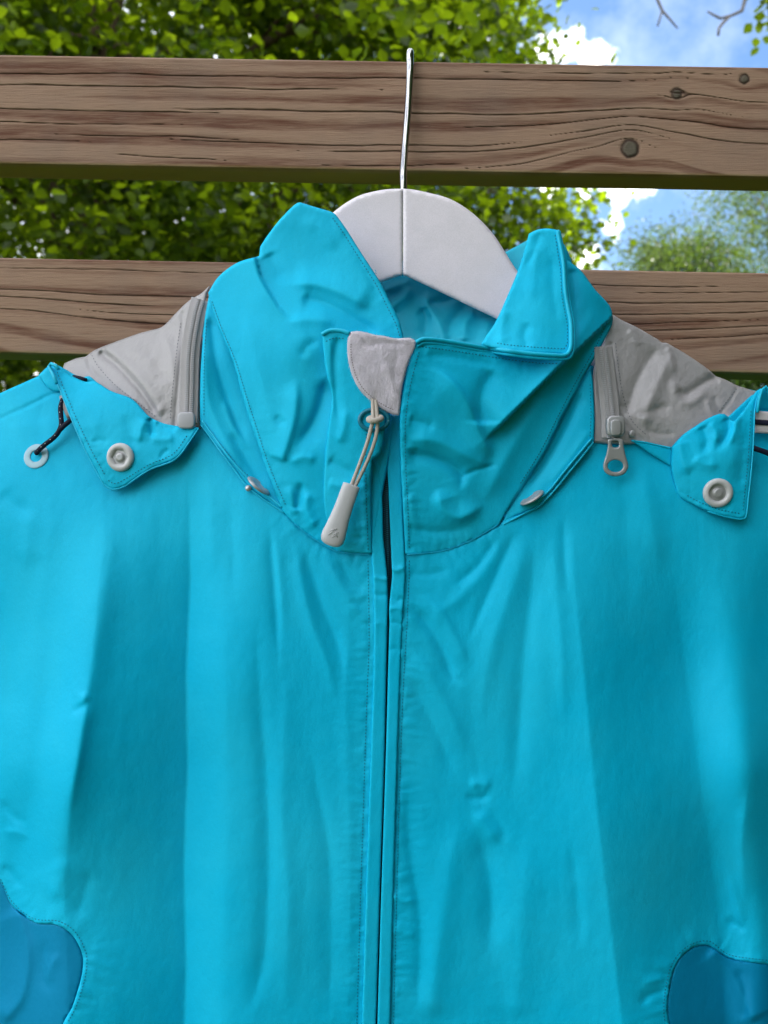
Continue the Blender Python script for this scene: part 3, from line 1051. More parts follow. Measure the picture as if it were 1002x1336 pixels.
# --- front panels
ctL = [(487, 723, .5905), (437, 719, .592), (371, 668, .594), (300, 620, .603), (250, 580, .610), (180, 575, .618), (120, 520, .634), (70, 480, .642), (0, 515, .646), (-100, 560, .664),
       (45, 595, .624), (150, 640, .614), (0, 680, .622), (-100, 720, .664), (250, 700, .597), (250, 1000, .589), (250, 1336, .586), (487, 1000, .588), (478, 1336, .588), (120, 850, .592), (120, 1200, .592),
       (20, 1000, .597), (20, 1336, .598), (-100, 1000, .664), (-100, 1336, .664), (250, 1760, .586), (478, 1760, .588), (0, 1760, .62), (-100, 1760, .664), (370, 850, .588), (370, 1200, .586)]
fL = [
    # big pleat edge at x=245: sharp ridge, falls away to the left
    ([(0, 0), (1, 1)], 0, 1, 1),
    ([(150, 640), (140, 740), (122, 860), (108, 950), (90, 1050), (75, 1150)], 6, 40, 26, (.3, .25)),
    ([(118, 880), (110, 940), (100, 1000), (84, 1080)], 2.5, 16, 9, (.35, .35)),
    ([(215, 640), (212, 720), (205, 850)], -2, 30, 30, (.3, .4)),
    ([(40, 640), (36, 700), (34, 750)], 3.0, 14, 22, (.4, .3)),
    ([(70, 620), (62, 720), (50, 830), (48, 960)], 2.5, 22, 22, (.3, .3)),
    ([(0, 760), (10, 850), (20, 960)], -3, 22, 16, (.3, .3)),
    ([(118, 912), (104, 924), (90, 930)], -2.6, 7, 8, (.4, .4)),
    ([(112, 900), (108, 915), (100, 920)], 2.6, 7, 5, (.4, .4)),
    ([(0, 1040), (14, 1062), (30, 1072), (40, 1068)], -3.2, 7, 9, (.3, .4)),
    ([(0, 1085), (24, 1086), (40, 1096)], 2.5, 9, 7, (.3, .4)),
    ([(0, 1130), (14, 1138), (24, 1152), (34, 1160)], -3.0, 8, 7, (.2, .4)),
    ([(72, 1115), (80, 1140), (66, 1180)], 3, 20, 16, (.3, .3)),
    ([(120, 1130), (108, 1170), (100, 1200)], -2.2, 14, 12, (.3, .2)),
    # vertical soft folds right of the pleat
    ([(335, 780), (338, 900), (346, 1000), (350, 1120), (344, 1250), (320, 1336)], -3.4, 17, 13, (.35, .15)),
    ([(290, 700), (294, 900), (296, 1100), (290, 1336), (290, 1600)], 2.5, 30, 30, (.25, 0)),
    ([(372, 840), (372, 950), (368, 1060), (376, 1160), (372, 1336)], 2.0, 14, 18, (.3, .2)),
    ([(404, 960), (414, 1030), (428, 1100), (432, 1180), (430, 1336)], -2.6, 17, 12, (.3, .2)),
    ([(456, 760), (452, 900), (456, 1100), (456, 1336)], 1.2, 12, 12, (.2, .1)),
    # pulls fanning out below the neck seam
    ([(350, 676), (354, 720), (360, 800), (364, 880)], -2.8, 8, 7, (.3, .4)),
    ([(358, 690), (364, 750), (370, 830)], 1.8, 6, 10, (.3, .4)),
    ([(392, 706), (404, 740), (420, 790), (440, 840), (452, 900)], -3.6, 12, 9, (.25, .4)),
    ([(384, 702), (392, 750), (406, 810), (428, 870), (442, 930)], 3.0, 12, 11, (.25, .4)),
    ([(425, 728), (444, 762), (468, 800), (480, 812)], 2.6, 14, 9, (.3, .3)),
    ([(440, 728), (456, 752), (480, 772)], -2.2, 9, 8, (.3, .2)),
    ([(452, 780), (466, 790), (482, 784)], -1.4, 6, 6, (.3, .1)),
    ([(300, 640), (303, 700), (306, 790)], -1.6, 14, 10, (.3, .4)),
    ([(270, 600), (276, 660), (280, 760)], 1.6, 14, 12, (.3, .4)),
    ([(408, 700), (430, 712), (470, 730)], -1.6, 10, 8, (.2, .2)),
    # under the shoulder flap
    ([(60, 520), (50, 560), (70, 610), (100, 640)], -2.0, 20, 20, (.2, .3)),
    ([(10, 560), (40, 555), (80, 560)], 1.6, 20, 16, (.2, .3)),
    ([(0, 640), (22, 660), (50, 668)], -2.4, 16, 14, (.2, .3)),
]
nzB = [(.55, 150, 320, 'f', 3.1), (.35, 46, 90, 'r', 7.7), (.10, 16, 24, 'f', 1.2)]
SL = Surf(ctL, fL, noise=nzB, extra=saw_left, gain=.68)
seamL = [[371, 668], (384, 682), (405, 699), (437, 716), (460, 721), [484, 723]]
outL = [[484.5, 723], [487, 767], (487.5, 835), (486, 902), (483, 992), (477, 1150), (472, 1336), [462, 1760], [0, 1760], [-100, 1760], (-106, 1400), (-106, 1000), (-104, 700), [-98, 560], (0, 513), (47, 492), [66, 482],
        (100, 500), (150, 545), (200, 560), [262, 556], (290, 590), (322, 630), (345, 646), [364, 658]] + seamL[:-1]
# the lower corner is a panel of its own: cut it out along the curved seam
cornerL = [(-106, 1190), (-60, 1160), (-20, 1150), (0, 1151), (15, 1181), (35, 1198), (50, 1205), (75, 1207), (95, 1221), (107.5, 1246), (107, 1270), (102, 1290), (94, 1314), (82, 1336), (50, 1420), (20, 1560), (10, 1760)]
outLb = [[488.5, 723], [491, 767], (491.5, 835), (490, 902), (487, 992), (481, 1150), (476, 1336), [466, 1760], [10, 1760]] + cornerL[::-1][1:-1] + [[-106, 1190], (-106, 1000), (-104, 700), [-98, 560], (0, 513), (47, 492), [66, 482],
        (100, 500), (150, 545), (200, 560), [262, 556], (290, 590), (322, 630), (345, 646), [364, 658]] + seamL[:-1]
pk = lambda pts, A, per, reach: (catmull(pts, 6), A, per, reach)
SL.puckers = [pk([(480, 728), (482, 835), (479, 902), (476, 992), (471, 1150), (465.5, 1336), (456, 1700)], .9, 11, 15), pk([(371, 668), (405, 701), (437, 718), (482, 723)], 1.3, 14, 18),
              pk([(0, 1149), (15, 1179), (35, 1196), (50, 1203), (77, 1205), (99, 1220), (109, 1246), (108, 1270), (102, 1290), (82, 1336)], 1.5, 14, 20), pk([(0, 546), (33, 531), (72, 512)], .6, 12, 12)]
pL = panel('front_panel', outLb, SL, CY, J, h=3.0, roll=(2.0, .35),
           grooves=[([(0, 546), (33, 531), (72, 512)], 1.3, 1.8), ([(480, 735), (481, 850), (478, 992), (467, 1336)], .35, 2.2)],
           label='left front panel with a sharp vertical pleat')
stitches(SL, [(480, 730), (481.5, 835), (479, 902), (476, 992), (471, 1150), (465.5, 1336), (456, 1700)], pL)
stitches(SL, [(0, 1146), (14, 1174), (34, 1193), (50, 1200), (77, 1202), (99, 1217), (112.5, 1245), (112, 1270), (107, 1290), (99, 1314), (87, 1336)], pL)
SLc = Surf([(a, b_, c + .0012) for a, b_, c in ctL], [f for f in fL] + [([(20, 1180), (36, 1240), (28, 1300), (0, 1336)], 5, 22, 10, (.1, .1)),
           ([(60, 1220), (56, 1270), (70, 1300)], -2, 10, 10, (.3, .3)), ([(80, 1240), (66, 1262), (60, 1290)], 1.6, 7, 9, (.3, .3))], noise=nzB, extra=saw_left)
panel('side_panel', [[-106, 1190]] + cornerL[1:-1] + [[10, 1760], [-106, 1760]], SLc, BLU, J, h=3, roll=(2, .4), label='darker blue side panel at the lower left corner')

ctR = [(526, 723, .5905), (579, 718, .592), (650, 684, .594), (704, 662, .600), (760, 600, .608), (840, 590, .614), (876, 610, .614), (930, 560, .628), (985, 520, .640), (1010, 508, .646), (1105, 560, .664),
       (960, 690, .614), (1010, 700, .622), (1105, 760, .664), (770, 720, .597), (770, 1000, .589), (800, 1336, .586), (522, 1000, .588), (508, 1336, .588), (890, 900, .592), (900, 1200, .592),
       (985, 1000, .594), (1000, 1336, .598), (1105, 1000, .664), (1105, 1336, .664), (800, 1760, .586), (498, 1760, .588), (1000, 1760, .62), (1105, 1760, .664), (640, 850, .589), (650, 1200, .586)]
fR = [
    ([(700, 700), (694, 760), (684, 850), (676, 960), (668, 1060)], -3.4, 18, 18, (.25, .4)),
    ([(720, 690), (726, 760), (733, 860), (736, 960)], 1.8, 14, 14, (.25, .4)),
    ([(735, 668), (736, 720), (740, 780)], -1.8, 8, 8, (.3, .4)),
    ([(835, 600), (850, 680), (862, 760)], 3, 26, 20, (.3, .4)),
    ([(930, 700), (952, 850), (968, 980), (978, 1100), (982, 1200)], 1.6, 30, 34, (.2, .2)),
    ([(976, 1020), (968, 1100), (972, 1200)], 2.2, 9, 12, (.3, .4)),
    ([(948, 1130), (960, 1170), (972, 1222)], 2, 8, 8, (.3, .3)),
    # pinched dimple
    ([(604, 1036), (622, 1042), (642, 1036)], -2.0, 8, 7, (.35, .3)),
    ([(610, 1026), (626, 1022), (642, 1027)], 2.2, 9, 10, (.3, .3)),
    ([(618, 1056), (634, 1078), (652, 1104)], 3.0, 10, 12, (.3, .35)),
    ([(636, 1052), (650, 1072), (662, 1102)], -1.0, 7, 9, (.3, .3)),
    ([(620, 1078), (630, 1110), (640, 1160), (640, 1260)], -4, 18, 20, (.25, .35)),
    ([(600, 1060), (586, 1140), (572, 1240), (560, 1336)], 3.2, 22, 26, (.25, .1)),
    ([(690, 1080), (684, 1180), (672, 1336)], 2.4, 30, 26, (.3, .1)),
    ([(744, 1090), (752, 1150), (758, 1240)], -1.6, 12, 10, (.3, .3)),
    # drags beside the placket
    ([(536, 790), (556, 812), (578, 850), (592, 884), (612, 890)], -3.6, 10, 9, (.2, .3)),
    ([(545, 775), (575, 800), (600, 846), (616, 880)], 2.4, 12, 9, (.3, .3)),
    ([(530, 880), (552, 920), (580, 980), (600, 1030)], -2.2, 14, 12, (.2, .3)),
    ([(534, 840), (560, 880), (586, 930), (612, 990)], 2.0, 14, 12, (.3, .3)),
    ([(530, 1000), (534, 1100), (548, 1200), (545, 1330)], -2.6, 10, 16, (.3, .2)),
    ([(660, 690), (640, 730), (600, 780), (560, 806)], 1.8, 14, 12, (.2, .3)),
    ([(650, 700), (622, 740), (590, 766)], -2.2, 8, 9, (.2, .3)),
    ([(690, 690), (670, 760), (640, 850), (625, 950)], 2.6, 20, 18, (.2, .4)),
    ([(674, 690), (652, 740), (626, 800), (606, 850)], -2.0, 9, 9, (.2, .4)),
    ([(534, 745), (556, 750), (590, 742)], -1.4, 8, 8, (.1, .3)),
    ([(512, 1170), (528, 1176), (545, 1172)], 1.4, 6, 6, (.1, .3)),
    ([(510, 1210), (526, 1218), (545, 1216)], 1.2, 6, 6, (.1, .3)),
    ([(870, 1290), (846, 1300), (834, 1316)], -2.2, 8, 7, (.2, .3)),
    ([(868, 1278), (846, 1282), (836, 1290)], 1.4, 6, 6, (.2, .3)),
    ([(944, 1200), (960, 1206), (975, 1216)], -2.0, 7, 7, (.3, .3)),
    ([(812, 620), (816, 700), (822, 820)], -1.6, 26, 20, (.3, .4)),
]
nzR = [(.55, 150, 320, 'f', 13.1), (.35, 46, 90, 'r', 27.7), (.10, 16, 24, 'f', 11.2)]
SR = Surf(ctR, fR, noise=nzR, extra=saw_right, gain=.78)
cornerR = [(1106, 1262), (1050, 1262), (1002, 1258), (961, 1253), (946, 1248), (926, 1234), (914, 1233), (901, 1238), (886, 1252), (878, 1270), (872, 1300), (871, 1320), (873, 1336), (885, 1420), (900, 1560), (905, 1760)]
topR = [[650, 686], (662, 676), (700, 656), (742, 610), [770, 572], (800, 580), (850, 575), (876, 590), (930, 560), [980, 516], (1010, 506), [1100, 560]]
outR = [[525, 723], [525.5, 745], (521.5, 812), (518.5, 880), (515, 980), (510, 1150), (505.5, 1336), [496, 1760], [905, 1760]] + cornerR[::-1][1:-1] + [[1106, 1262], (1106, 900), [1100, 560]][:2] + topR[::-1] + [(622, 701), (579, 718)]
SR.puckers = [pk([(534, 728), (533.5, 760), (530, 830), (526.5, 890), (523, 980), (518, 1150), (513.5, 1336), (505, 1700)], 1.1, 12, 17), pk([(529, 723), (579, 718), (622, 701), (652, 684)], 1.4, 14, 20),
              pk([(1002, 1255), (961, 1250), (946, 1245), (928, 1231), (914, 1230), (898, 1236), (881, 1251), (872, 1270), (869, 1300), (872, 1336)], 1.5, 14, 20)]
pR = panel('front_panel', outR, SR, CY, J, h=3.0, roll=(2.0, .35), grooves=[([(533, 735), (530, 812), (524, 950), (513, 1336)], .35, 2.2)],
           label='right front panel with a pinched dimple')
stitches(SR, [(534, 730), (533.5, 760), (530, 830), (526.5, 890), (523, 980), (518, 1150), (513.5, 1336), (505, 1700)], pR)
stitches(SR, [(1002, 1253), (961, 1248), (946, 1243), (928, 1229), (914, 1228), (898, 1234), (882, 1249), (873, 1268), (867, 1300), (866, 1320), (868, 1336)], pR)
SRc = Surf([(a, b_, c + .0012) for a, b_, c in ctR], fR + [([(925, 1236), (960, 1280), (985, 1336)], 4, 14, 26, (.1, .1)), ([(960, 1260), (972, 1290), (970, 1336)], -2, 8, 8, (.2, .2))], noise=nzR, extra=saw_right)
panel('side_panel', [[1106, 1262]] + cornerR[1:-1] + [[905, 1760], [1106, 1760]], SRc, BLU, J, h=3, roll=(2, .4), label='darker blue side panel at the lower right corner')

# back of the jacket, closing the volume
SB = Surf([(-100, 560, .6665), (0, 510, .656), (100, 500, .655), (300, 400, .667), (501, 372, .668), (700, 400, .667), (1000, 505, .656), (1105, 560, .6665), (-100, 1760, .668), (501, 1760, .668), (1105, 1760, .668), (501, 1000, .668)])
panel('back_panel', [(-100, 562), (0, 518), (60, 500), (140, 478), (260, 430), (330, 375), (430, 350), (501, 372), (590, 352), (680, 345), (760, 380), (820, 440), (900, 490), (1000, 514), [1102, 562], [1102, 1760], [-102, 1760]], SB, CYD, J, h=12, roll=None, thick=.001)

# sleeves, mostly outside the frame
for sx, x0, x1 in ((-1, -98, -215), (1, 1100, 1217)):
    V, Fc = [], []
    ns, nk = 26, 28
    for i in range(ns):
        f = i / (ns - 1)
        cy = 545 + f * 1000
        cx = (x0 + (x1 - x0) * (.30 + .7 * min(1, f * 2)) * .8)
        rx = 88 - 26 * f
        c = Vector(P(cx, cy, .645))
        rxm = rx * .645 / F * (.35 + .65 * math.sin(min(1, f * 5 + .12) * math.pi / 2))
        for k in range(nk):
            th = 2 * math.pi * k / nk
            wv = 1 + .05 * math.sin(3 * th + f * 14) + .03 * math.sin(5 * th - f * 31)
            V.append((c.x + rxm * math.cos(th) * wv, c.y + min(rxm, .05) * .5 * math.sin(th) * wv - .006, c.z))
    for i in range(ns - 1):
        for k in range(nk):
            k2 = (k + 1) % nk
            Fc.append((i * nk + k, i * nk + k2, (i + 1) * nk + k2, (i + 1) * nk + k))
    Fc.append(tuple(range(nk)))
    obj('sleeve', V, Fc, CY, J, label=None)

# --- zipper and placket strips
SZ = Surf([(505, 520, .592), (505, 723, .5955), (505, 1000, .5930), (495, 1336, .5930), (480, 1760, .593), (440, 700, .596), (560, 700, .596), (440, 1700, .593), (560, 1700, .593)])
panel('zip_tape', [(498, 540), [512, 540], (516, 640), (517, 730), (516, 800), (512, 1000), (502, 1336), [490, 1760], [472, 1760], (484, 1336), (496, 1000), (500, 800), (494, 720), (494, 640)], SZ, NZIP, J, h=4, roll=None)
V, Fc = [], []
for i, yy in enumerate(np.arange(556, 800, 2.5)):
    xc = 501 + (yy - 556) * .018
    for s in (-1, 1):
        a = xc + s * 1.8; y_ = yy + (1.25 if s > 0 else 0)
        d0 = float(SZ.D(a, y_)[0]) - .0006
        k = len(V)
        for dz in (0, -.0010):
            for (qx, qy) in ((-1.5, -.75), (1.5, -.75), (1.5, .75), (-1.5, .75)):
                V.append(P(a + qx, y_ + qy, d0 + dz))
        Fc += [(k + 4, k + 5, k + 6, k + 7), (k, k + 1, k + 5, k + 4), (k + 1, k + 2, k + 6, k + 5), (k + 2, k + 3, k + 7, k + 6), (k + 3, k, k + 4, k + 7)]
obj('zip_teeth', V, Fc, TEETH, J, smooth=False, kind='stuff')

spl = [(484, 575, .585), (484, 723, .5892), (487, 840, .5893), (483, 1000, .5876), (475, 1336, .5876), (465, 1760, .587), (500, 640, .588), (505, 723, .590), (505, 800, .5897), (502, 1000, .5880), (490, 1336, .5880), (478, 1760, .588)]
fp = [([(486, 752), (496, 755), (506, 756)], 1.2, 4, 3, (.1, 0)), ([(486, 775), (496, 777), (506, 776)], -1.0, 5, 5, (.1, 0)), ([(488, 815), (498, 812), (504, 816)], .6, 6, 6, (0, 0))]
spl = [(a, b_, c - (.0025 if b_ > 730 else .0006 if b_ > 700 else 0)) for a, b_, c in spl]
SPL = Surf(spl, fp, noise=[(.22, 20, 40, 'f', 2.2)])
panel('placket_strip', [[486, 579], (491, 600), (497, 625), (499, 660), (500, 700), (503, 730), (505.5, 760), (505.5, 800), (503.5, 891), (501.5, 985), (496, 1150), (490.5, 1336), [479, 1760], [463, 1760], (472.5, 1336), (478, 1150), (483.5, 992), (486.5, 902), (488, 835), (487.5, 767), (485, 720), (482, 640), [482, 590]],
      SPL, CY, J, h=2.0, roll=(2.2, .5), thick=.0018)
SPR = Surf([(a, b_, c - (.0025 if b_ > 730 else .0006 if b_ > 700 else 0)) for a, b_, c in [(522, 545, .583), (528, 723, .5892), (526, 840, .5893), (519, 1000, .5876), (510, 1336, .5876), (500, 1760, .587), (510, 560, .5855), (510, 700, .5895), (509, 800, .5892), (504, 1000, .5873), (493, 1336, .5873), (481, 1760, .587)]],
           [([(510, 742), (518, 744), (528, 740)], 1.8, 5, 4, (0, .1)), ([(508, 778), (518, 784), (528, 780)], -1.2, 5, 5, (0, .1)), ([(508, 795), (518, 793), (527, 796)], 1.0, 4, 4, (0, .1)), ([(508, 812), (516, 812), (526, 816)], -.8, 4, 4, (0, .1)), ([(508, 848), (516, 846), (524, 850)], -.7, 5, 5, (0, .1))], noise=[(.22, 20, 40, 'f', 5.2)])
panel('placket_strip', [[509, 541], [522, 541], (524, 608), (526, 680), (528, 723), (529, 745), (525, 812), (522, 880), (518.5, 980), (513.5, 1150), (509, 1336), [499.5, 1760], [481, 1760], (492.5, 1336), (498, 1150), (503.5, 985), (506, 891), (508, 815), (508, 790), (511.5, 752), (511, 733), (509.5, 700), (507, 640), (505, 590)],
      SPR, CY, J, h=2.0, roll=(2.2, .5), thick=.0018)

# --- inner back lining seen in the neck opening
SI = Surf([(480, 350, .6620), (560, 340, .663), (665, 322, .658), (700, 318, .650), (700, 470, .622), (600, 470, .622), (510, 470, .618), (560, 400, .657), (640, 425, .648), (690, 400, .640)],
          [([(540, 372), (528, 388), (508, 402), (512, 414)], 5, 9, 9, (.2, .2)), ([(556, 378), (560, 400), (572, 420), (584, 446)], 5.5, 10, 9, (.2, .1)), ([(548, 400), (556, 414), (552, 440)], -5, 9, 8, (.2, .2)),
           ([(610, 396), (590, 420), (580, 446)], -4, 9, 9, (.2, .1)), ([(620, 400), (608, 420), (604, 446)], 4, 10, 10, (.2, .1)), ([(600, 384), (580, 392), (556, 396)], -4, 7, 7, (.2, .2)),
           ([(500, 380), (520, 372), (540, 366)], 3, 8, 6, (.2, .2)), ([(640, 415), (634, 430), (632, 452)], 3, 10, 10, (.2, .1))], noise=[(1.0, 30, 36, 'r', 4.4)])
panel('collar_lining', [[478, 352], (526, 340), (600, 335), (655, 330), (672, 322), [690, 312], (706, 330), (705, 460), [660, 470], (590, 462), (540, 458), [498, 452]], SI, CYD, J, h=2.5, roll=(4, 2))

# --- left collar
ctLC = [(390, 264, .598), (436, 278, .594), (360, 286, .602), (343, 312, .607), (338, 333, .606), (467, 323, .590), (495, 367, .588), (520, 419, .584), (527, 450, .583), (272, 381, .617), (300, 350, .612), (350, 420, .595), (400, 450, .584), (302, 467, .603),
        (329, 560, .596), (350, 620, .593), (369, 667, .5915), (420, 480, .587), (425, 584, .585), (437, 717, .5895), (484, 721, .589), (400, 600, .585), (470, 600, .586), (410, 350, .598), (500, 640, .588), (500, 500, .585)]
fLC = [
    ([(378, 372), (410, 371), (450, 384), (484, 404)], 4.2, 9, 26, (.2, .2)),
    ([(392, 388), (430, 398), (468, 420), (500, 440)], -3.4, 16, 9, (.1, .2)),
    ([(372, 424), (402, 416), (440, 422)], 2.4, 12, 12, (.3, .3)),
    ([(350, 330), (362, 352), (380, 372)], -2.2, 14, 10, (.1, .4)),
    ([(388, 490), (384, 545), (367, 603)], 4.0, 20, 7, (.3, .05)),
    ([(428, 490), (412, 545), (384, 588)], -5.5, 10, 22, (.2, .3)),
    ([(392, 470), (400, 452), (418, 444)], -1.6, 8, 9, (.3, .3)),
    ([(320, 400), (334, 470), (352, 540), (362, 600)], 1.6, 14, 18, (.2, .3)),
    ([(360, 540), (366, 552), (374, 546)], -1.3, 6, 6, (.3, .3)),
    ([(394, 628), (390, 650), (386, 666)], -3.2, 7, 5, (.25, .1)),
    ([(376, 632), (382, 652), (387, 674)], 2.0, 8, 5, (.3, .2)),
    ([(402, 640), (400, 664), (412, 690)], 2.2, 6, 9, (.2, .2)),
    ([(414, 600), (396, 596), (374, 606)], 1.8, 7, 8, (.2, .3)),
    ([(445, 300), (470, 340), (498, 392)], -1.0, 5, 5, (.1, .1)),
    ([(390, 285), (420, 300), (440, 330)], 1.4, 14, 14, (.3, .3)),
]
stLC = [([(332, 328), (336, 345), (341, 362), (355, 387), (372, 409), (392, 420)], 6.5, 34, 4, (0, .55))]
SLC = Surf(ctLC, fLC, steps=stLC, noise=[(.4, 60, 80, 'f', 8.2)], gain=1.05)
outLC = [[388, 264.5], [392, 264], (403, 267.5), (418, 272), [432, 276], (438, 280), (452, 299), (467, 323), (482, 346), (496, 368), (510, 396), (521, 419), [528, 446], [528, 500], (515, 560), (500, 640), [486, 722], (460, 722), (437, 718), (405, 700), (384, 683), [370, 668],
         (358, 642), (347, 612), (338, 584), (329.5, 560), (321, 534), (314, 509), (308, 486), (302, 467), (293, 446), (284, 426), (276, 400), [271.5, 382], (285, 361), (309, 343), [338, 334], [339.5, 322], (345, 313), (352, 303), (362, 290), (372, 279), (381, 270)]
SLC.puckers = [pk([(433, 283), (467, 330), (495, 376), (521, 438)], .5, 11, 10), pk([(371, 668), (405, 700), (437, 717)], 1.3, 12, 16), pk([(276, 392), (307, 470), (336, 562), (370, 660)], .5, 14, 12)]
pLC = panel('collar', outLC, SLC, CY, J, h=2.8, roll=(3.4, 1.4), thick=.0012, soft=([(365, 664), (384, 683), (405, 700), (437, 718), (460, 722), (486, 722)], .12), label='left side of the collar, folded down outwards to a point')
stitches(SLC, [(433, 283), (448, 304), (463, 328), (491, 372), (505, 400), (516, 422), (522, 440)], pLC)
stitches(SLC, [(276, 392), (290, 430), (307, 470), (320, 512), (336, 562), (353, 612), (374, 662)], pLC, pitch=4)

SEAM_L = [(384, 683), (405, 700), (437, 718.5), (460, 722.5), (483, 723.5)]
tube('seam_thread', on(SLC, SEAM_L, .0002, 4), .00030, CYE, J, 6)
# left front of the neck beside the zip, in front of the collar
ctNL = [(420, 434, .5735), (455, 432, .570), (500, 437, .569), (426, 488, .576), (429, 550, .580), (424, 600, .5835), (424, 680, .5885), (437, 718, .5895), (484, 722, .5885), (500, 640, .582), (500, 560, .575), (460, 560, .576), (450, 640, .583)]
fNL = [([(442, 436), (436, 470), (438, 520), (444, 560)], -2.4, 6, 8, (.1, .3)), ([(430, 440), (432, 480), (436, 520)], 1.0, 5, 5, (.1, .3)), ([(428, 600), (450, 612), (470, 622)], -1.8, 8, 8, (.1, .3)), ([(428, 630), (446, 634), (466, 630)], 1.6, 8, 8, (.1, .3)),
       ([(440, 580), (448, 560), (452, 530)], 1.8, 8, 8, (.2, .3)), ([(474, 600), (476, 650), (478, 715)], 1.0, 6, 6, (.2, .1)), ([(445, 690), (460, 700), (478, 704)], -1.2, 7, 7, (.2, .2))]
SNL = Surf(ctNL, fNL, noise=[(.3, 30, 34, 'r', 6.3)])
SNL.puckers = [pk([(480, 580), (479, 640), (480, 722)], 1.0, 10, 12)]
pNL = panel('collar_front', [[420, 434], (431, 429), (445, 430), [456, 433], [503, 437], [503, 560], (497, 590), [486, 600], (484, 640), (485, 690), [485, 722], (460, 721), [437, 717.5], (428, 690), (423, 655), (423, 619), (425, 584), (429, 550), (433, 517), (426, 488), (422, 460)],
            SNL, CY, J, h=2.4, roll=(3.4, 1.2), thick=.0016, soft=([(424, 620), (423, 655), (428, 690), (437, 718), (460, 721), (485, 722)], .1), label='narrow left front of the collar beside the zip')
tube('hem', on(SNL, [(420.5, 436), (431, 431), (445, 431.5), (456, 435)], .0004, 2), .0016, CYE, J, 8)
stitches(SNL, [(424, 446), (436, 441), (452, 442)], pNL)
stitches(SNL, [(478, 560), (477, 620), (479, 680), (480.5, 722)], pNL)

# strip under the left collar, with the snap seen edge-on
ctLU = [(272, 385, .627), (266, 433, .617), (261, 552, .606), (290, 590, .600), (322, 633, .5965), (371, 668, .5925), (300, 480, .612), (335, 580, .603), (350, 640, .596), (285, 480, .610)]
fLU = [([(274, 410), (282, 470), (300, 530), (324, 585)], -3.5, 8, 10, (.1, .2)), ([(266, 450), (272, 520), (292, 570), (320, 615)], 2.0, 10, 8, (.1, .2)), ([(300, 560), (322, 600), (345, 640)], -2.5, 8, 8, (.2, .2)), ([(290, 520), (306, 560), (325, 590)], 1.6, 5, 5, (.2, .3))]
SLU = Surf(ctLU, fLU)
pLU = panel('collar_flap', [[273, 384], (268, 410), (265.5, 433), (262, 480), (261, 520), [261, 553], (274, 570), (290, 591), (306, 612), (322, 633), (345, 651), [371, 669], (368, 640), (350, 590), (335, 540), (318, 490), (300, 440)],
            SLU, CY, J, h=2.5, roll=(3, 1.0), thick=.0016, label='left lower collar flap with its snap seen edge-on')
tube('hem', on(SLU, [(262, 554), (275, 571), (290, 592), (306, 613), (322, 634), (345, 652), (371, 669)], .0001, 3), .0008, CYE, J, 8)
tube('hem', on(SLU, [(264, 549), (280, 571), (300, 598), (326, 626), (348, 645), (368, 662)], .0012, 3), .0009, CYE, J, 8)
stitches(SLU, [(270, 415), (266.5, 470), (266, 545)], pLU)
stitches(SLU, [(272, 560), (292, 585), (312, 610), (328, 624)], pLU, pitch=4)


def snap(name, surf, px, py, rpx, hexa, parent, m=SNAP, m2=MET, tiltx=None, label=None):
    fr = surf.frame(px, py, .0004)
    if tiltx: fr = tiltx
    r = rpx * .604 / F
    e = bpy.data.objects.new('snap_button', None); COL.objects.link(e)
    place(e, fr[0], parent)
    if label: e['label'] = label
    hx = (1,) if hexa else ()
    prof = [(r, -.0004), (r, .0006), (r * .96, .0014), (r * .86, .0021), (r * .74, .0023), (r * .66, .0020), (r * .60, .0012, *hx), (r * .57, .0002, *hx), (r * .50, -.0003)]
    V, Fc = lathe(prof, fr, 42)
    obj('snap_ring', V, Fc, m, e)
    prof2 = [(r * .56, .0001, *hx), (r * .40, .0000), (r * .34, .0001), (r * .31, .0014), (r * .25, .0020), (r * .12, .0018), (r * .001, .00175)]
    V, Fc = lathe(prof2, fr, 42)
    obj('snap_stud', V, Fc, m2, e)
    return e


def edge_snap(a, b, w_px, surf, off):
    """a snap button seen nearly edge-on, lying between photo points a and b"""
    A_, B_ = surf.pt(*a, off), surf.pt(*b, off)
    c = (A_ + B_) / 2
    x = (B_ - A_).normalized()
    r = (B_ - A_).length / 2
    view = Vector((0, 1, 0))
    perp = x.cross(view).normalized()
    n = (perp * .975 - view * .18).normalized()
    y = n.cross(x).normalized()
    prof = [(r * .25, -.0006), (r * .9, -.0008), (r, -.0002), (r * .97, .0008), (r * .8, .0015), (r * .62, .0016), (r * .5, .0009), (r * .01, .0008)]
    V, Fc = lathe(prof, (c, x, y, n), 30)
    e = obj('snap_button', V, Fc, MET, J, label='snap button seen edge-on inside the collar fold')
    return e


edge_snap((325, 622), (350, 646), 5, SLU, .0035)
V, Fc = lathe([(.0001, .0016), (.0018, .0014), (.0024, .0006), (.0024, -.001)], SLU.frame(324, 637, .0006), 16)
obj('snap_rivet', V, Fc, STL, J)

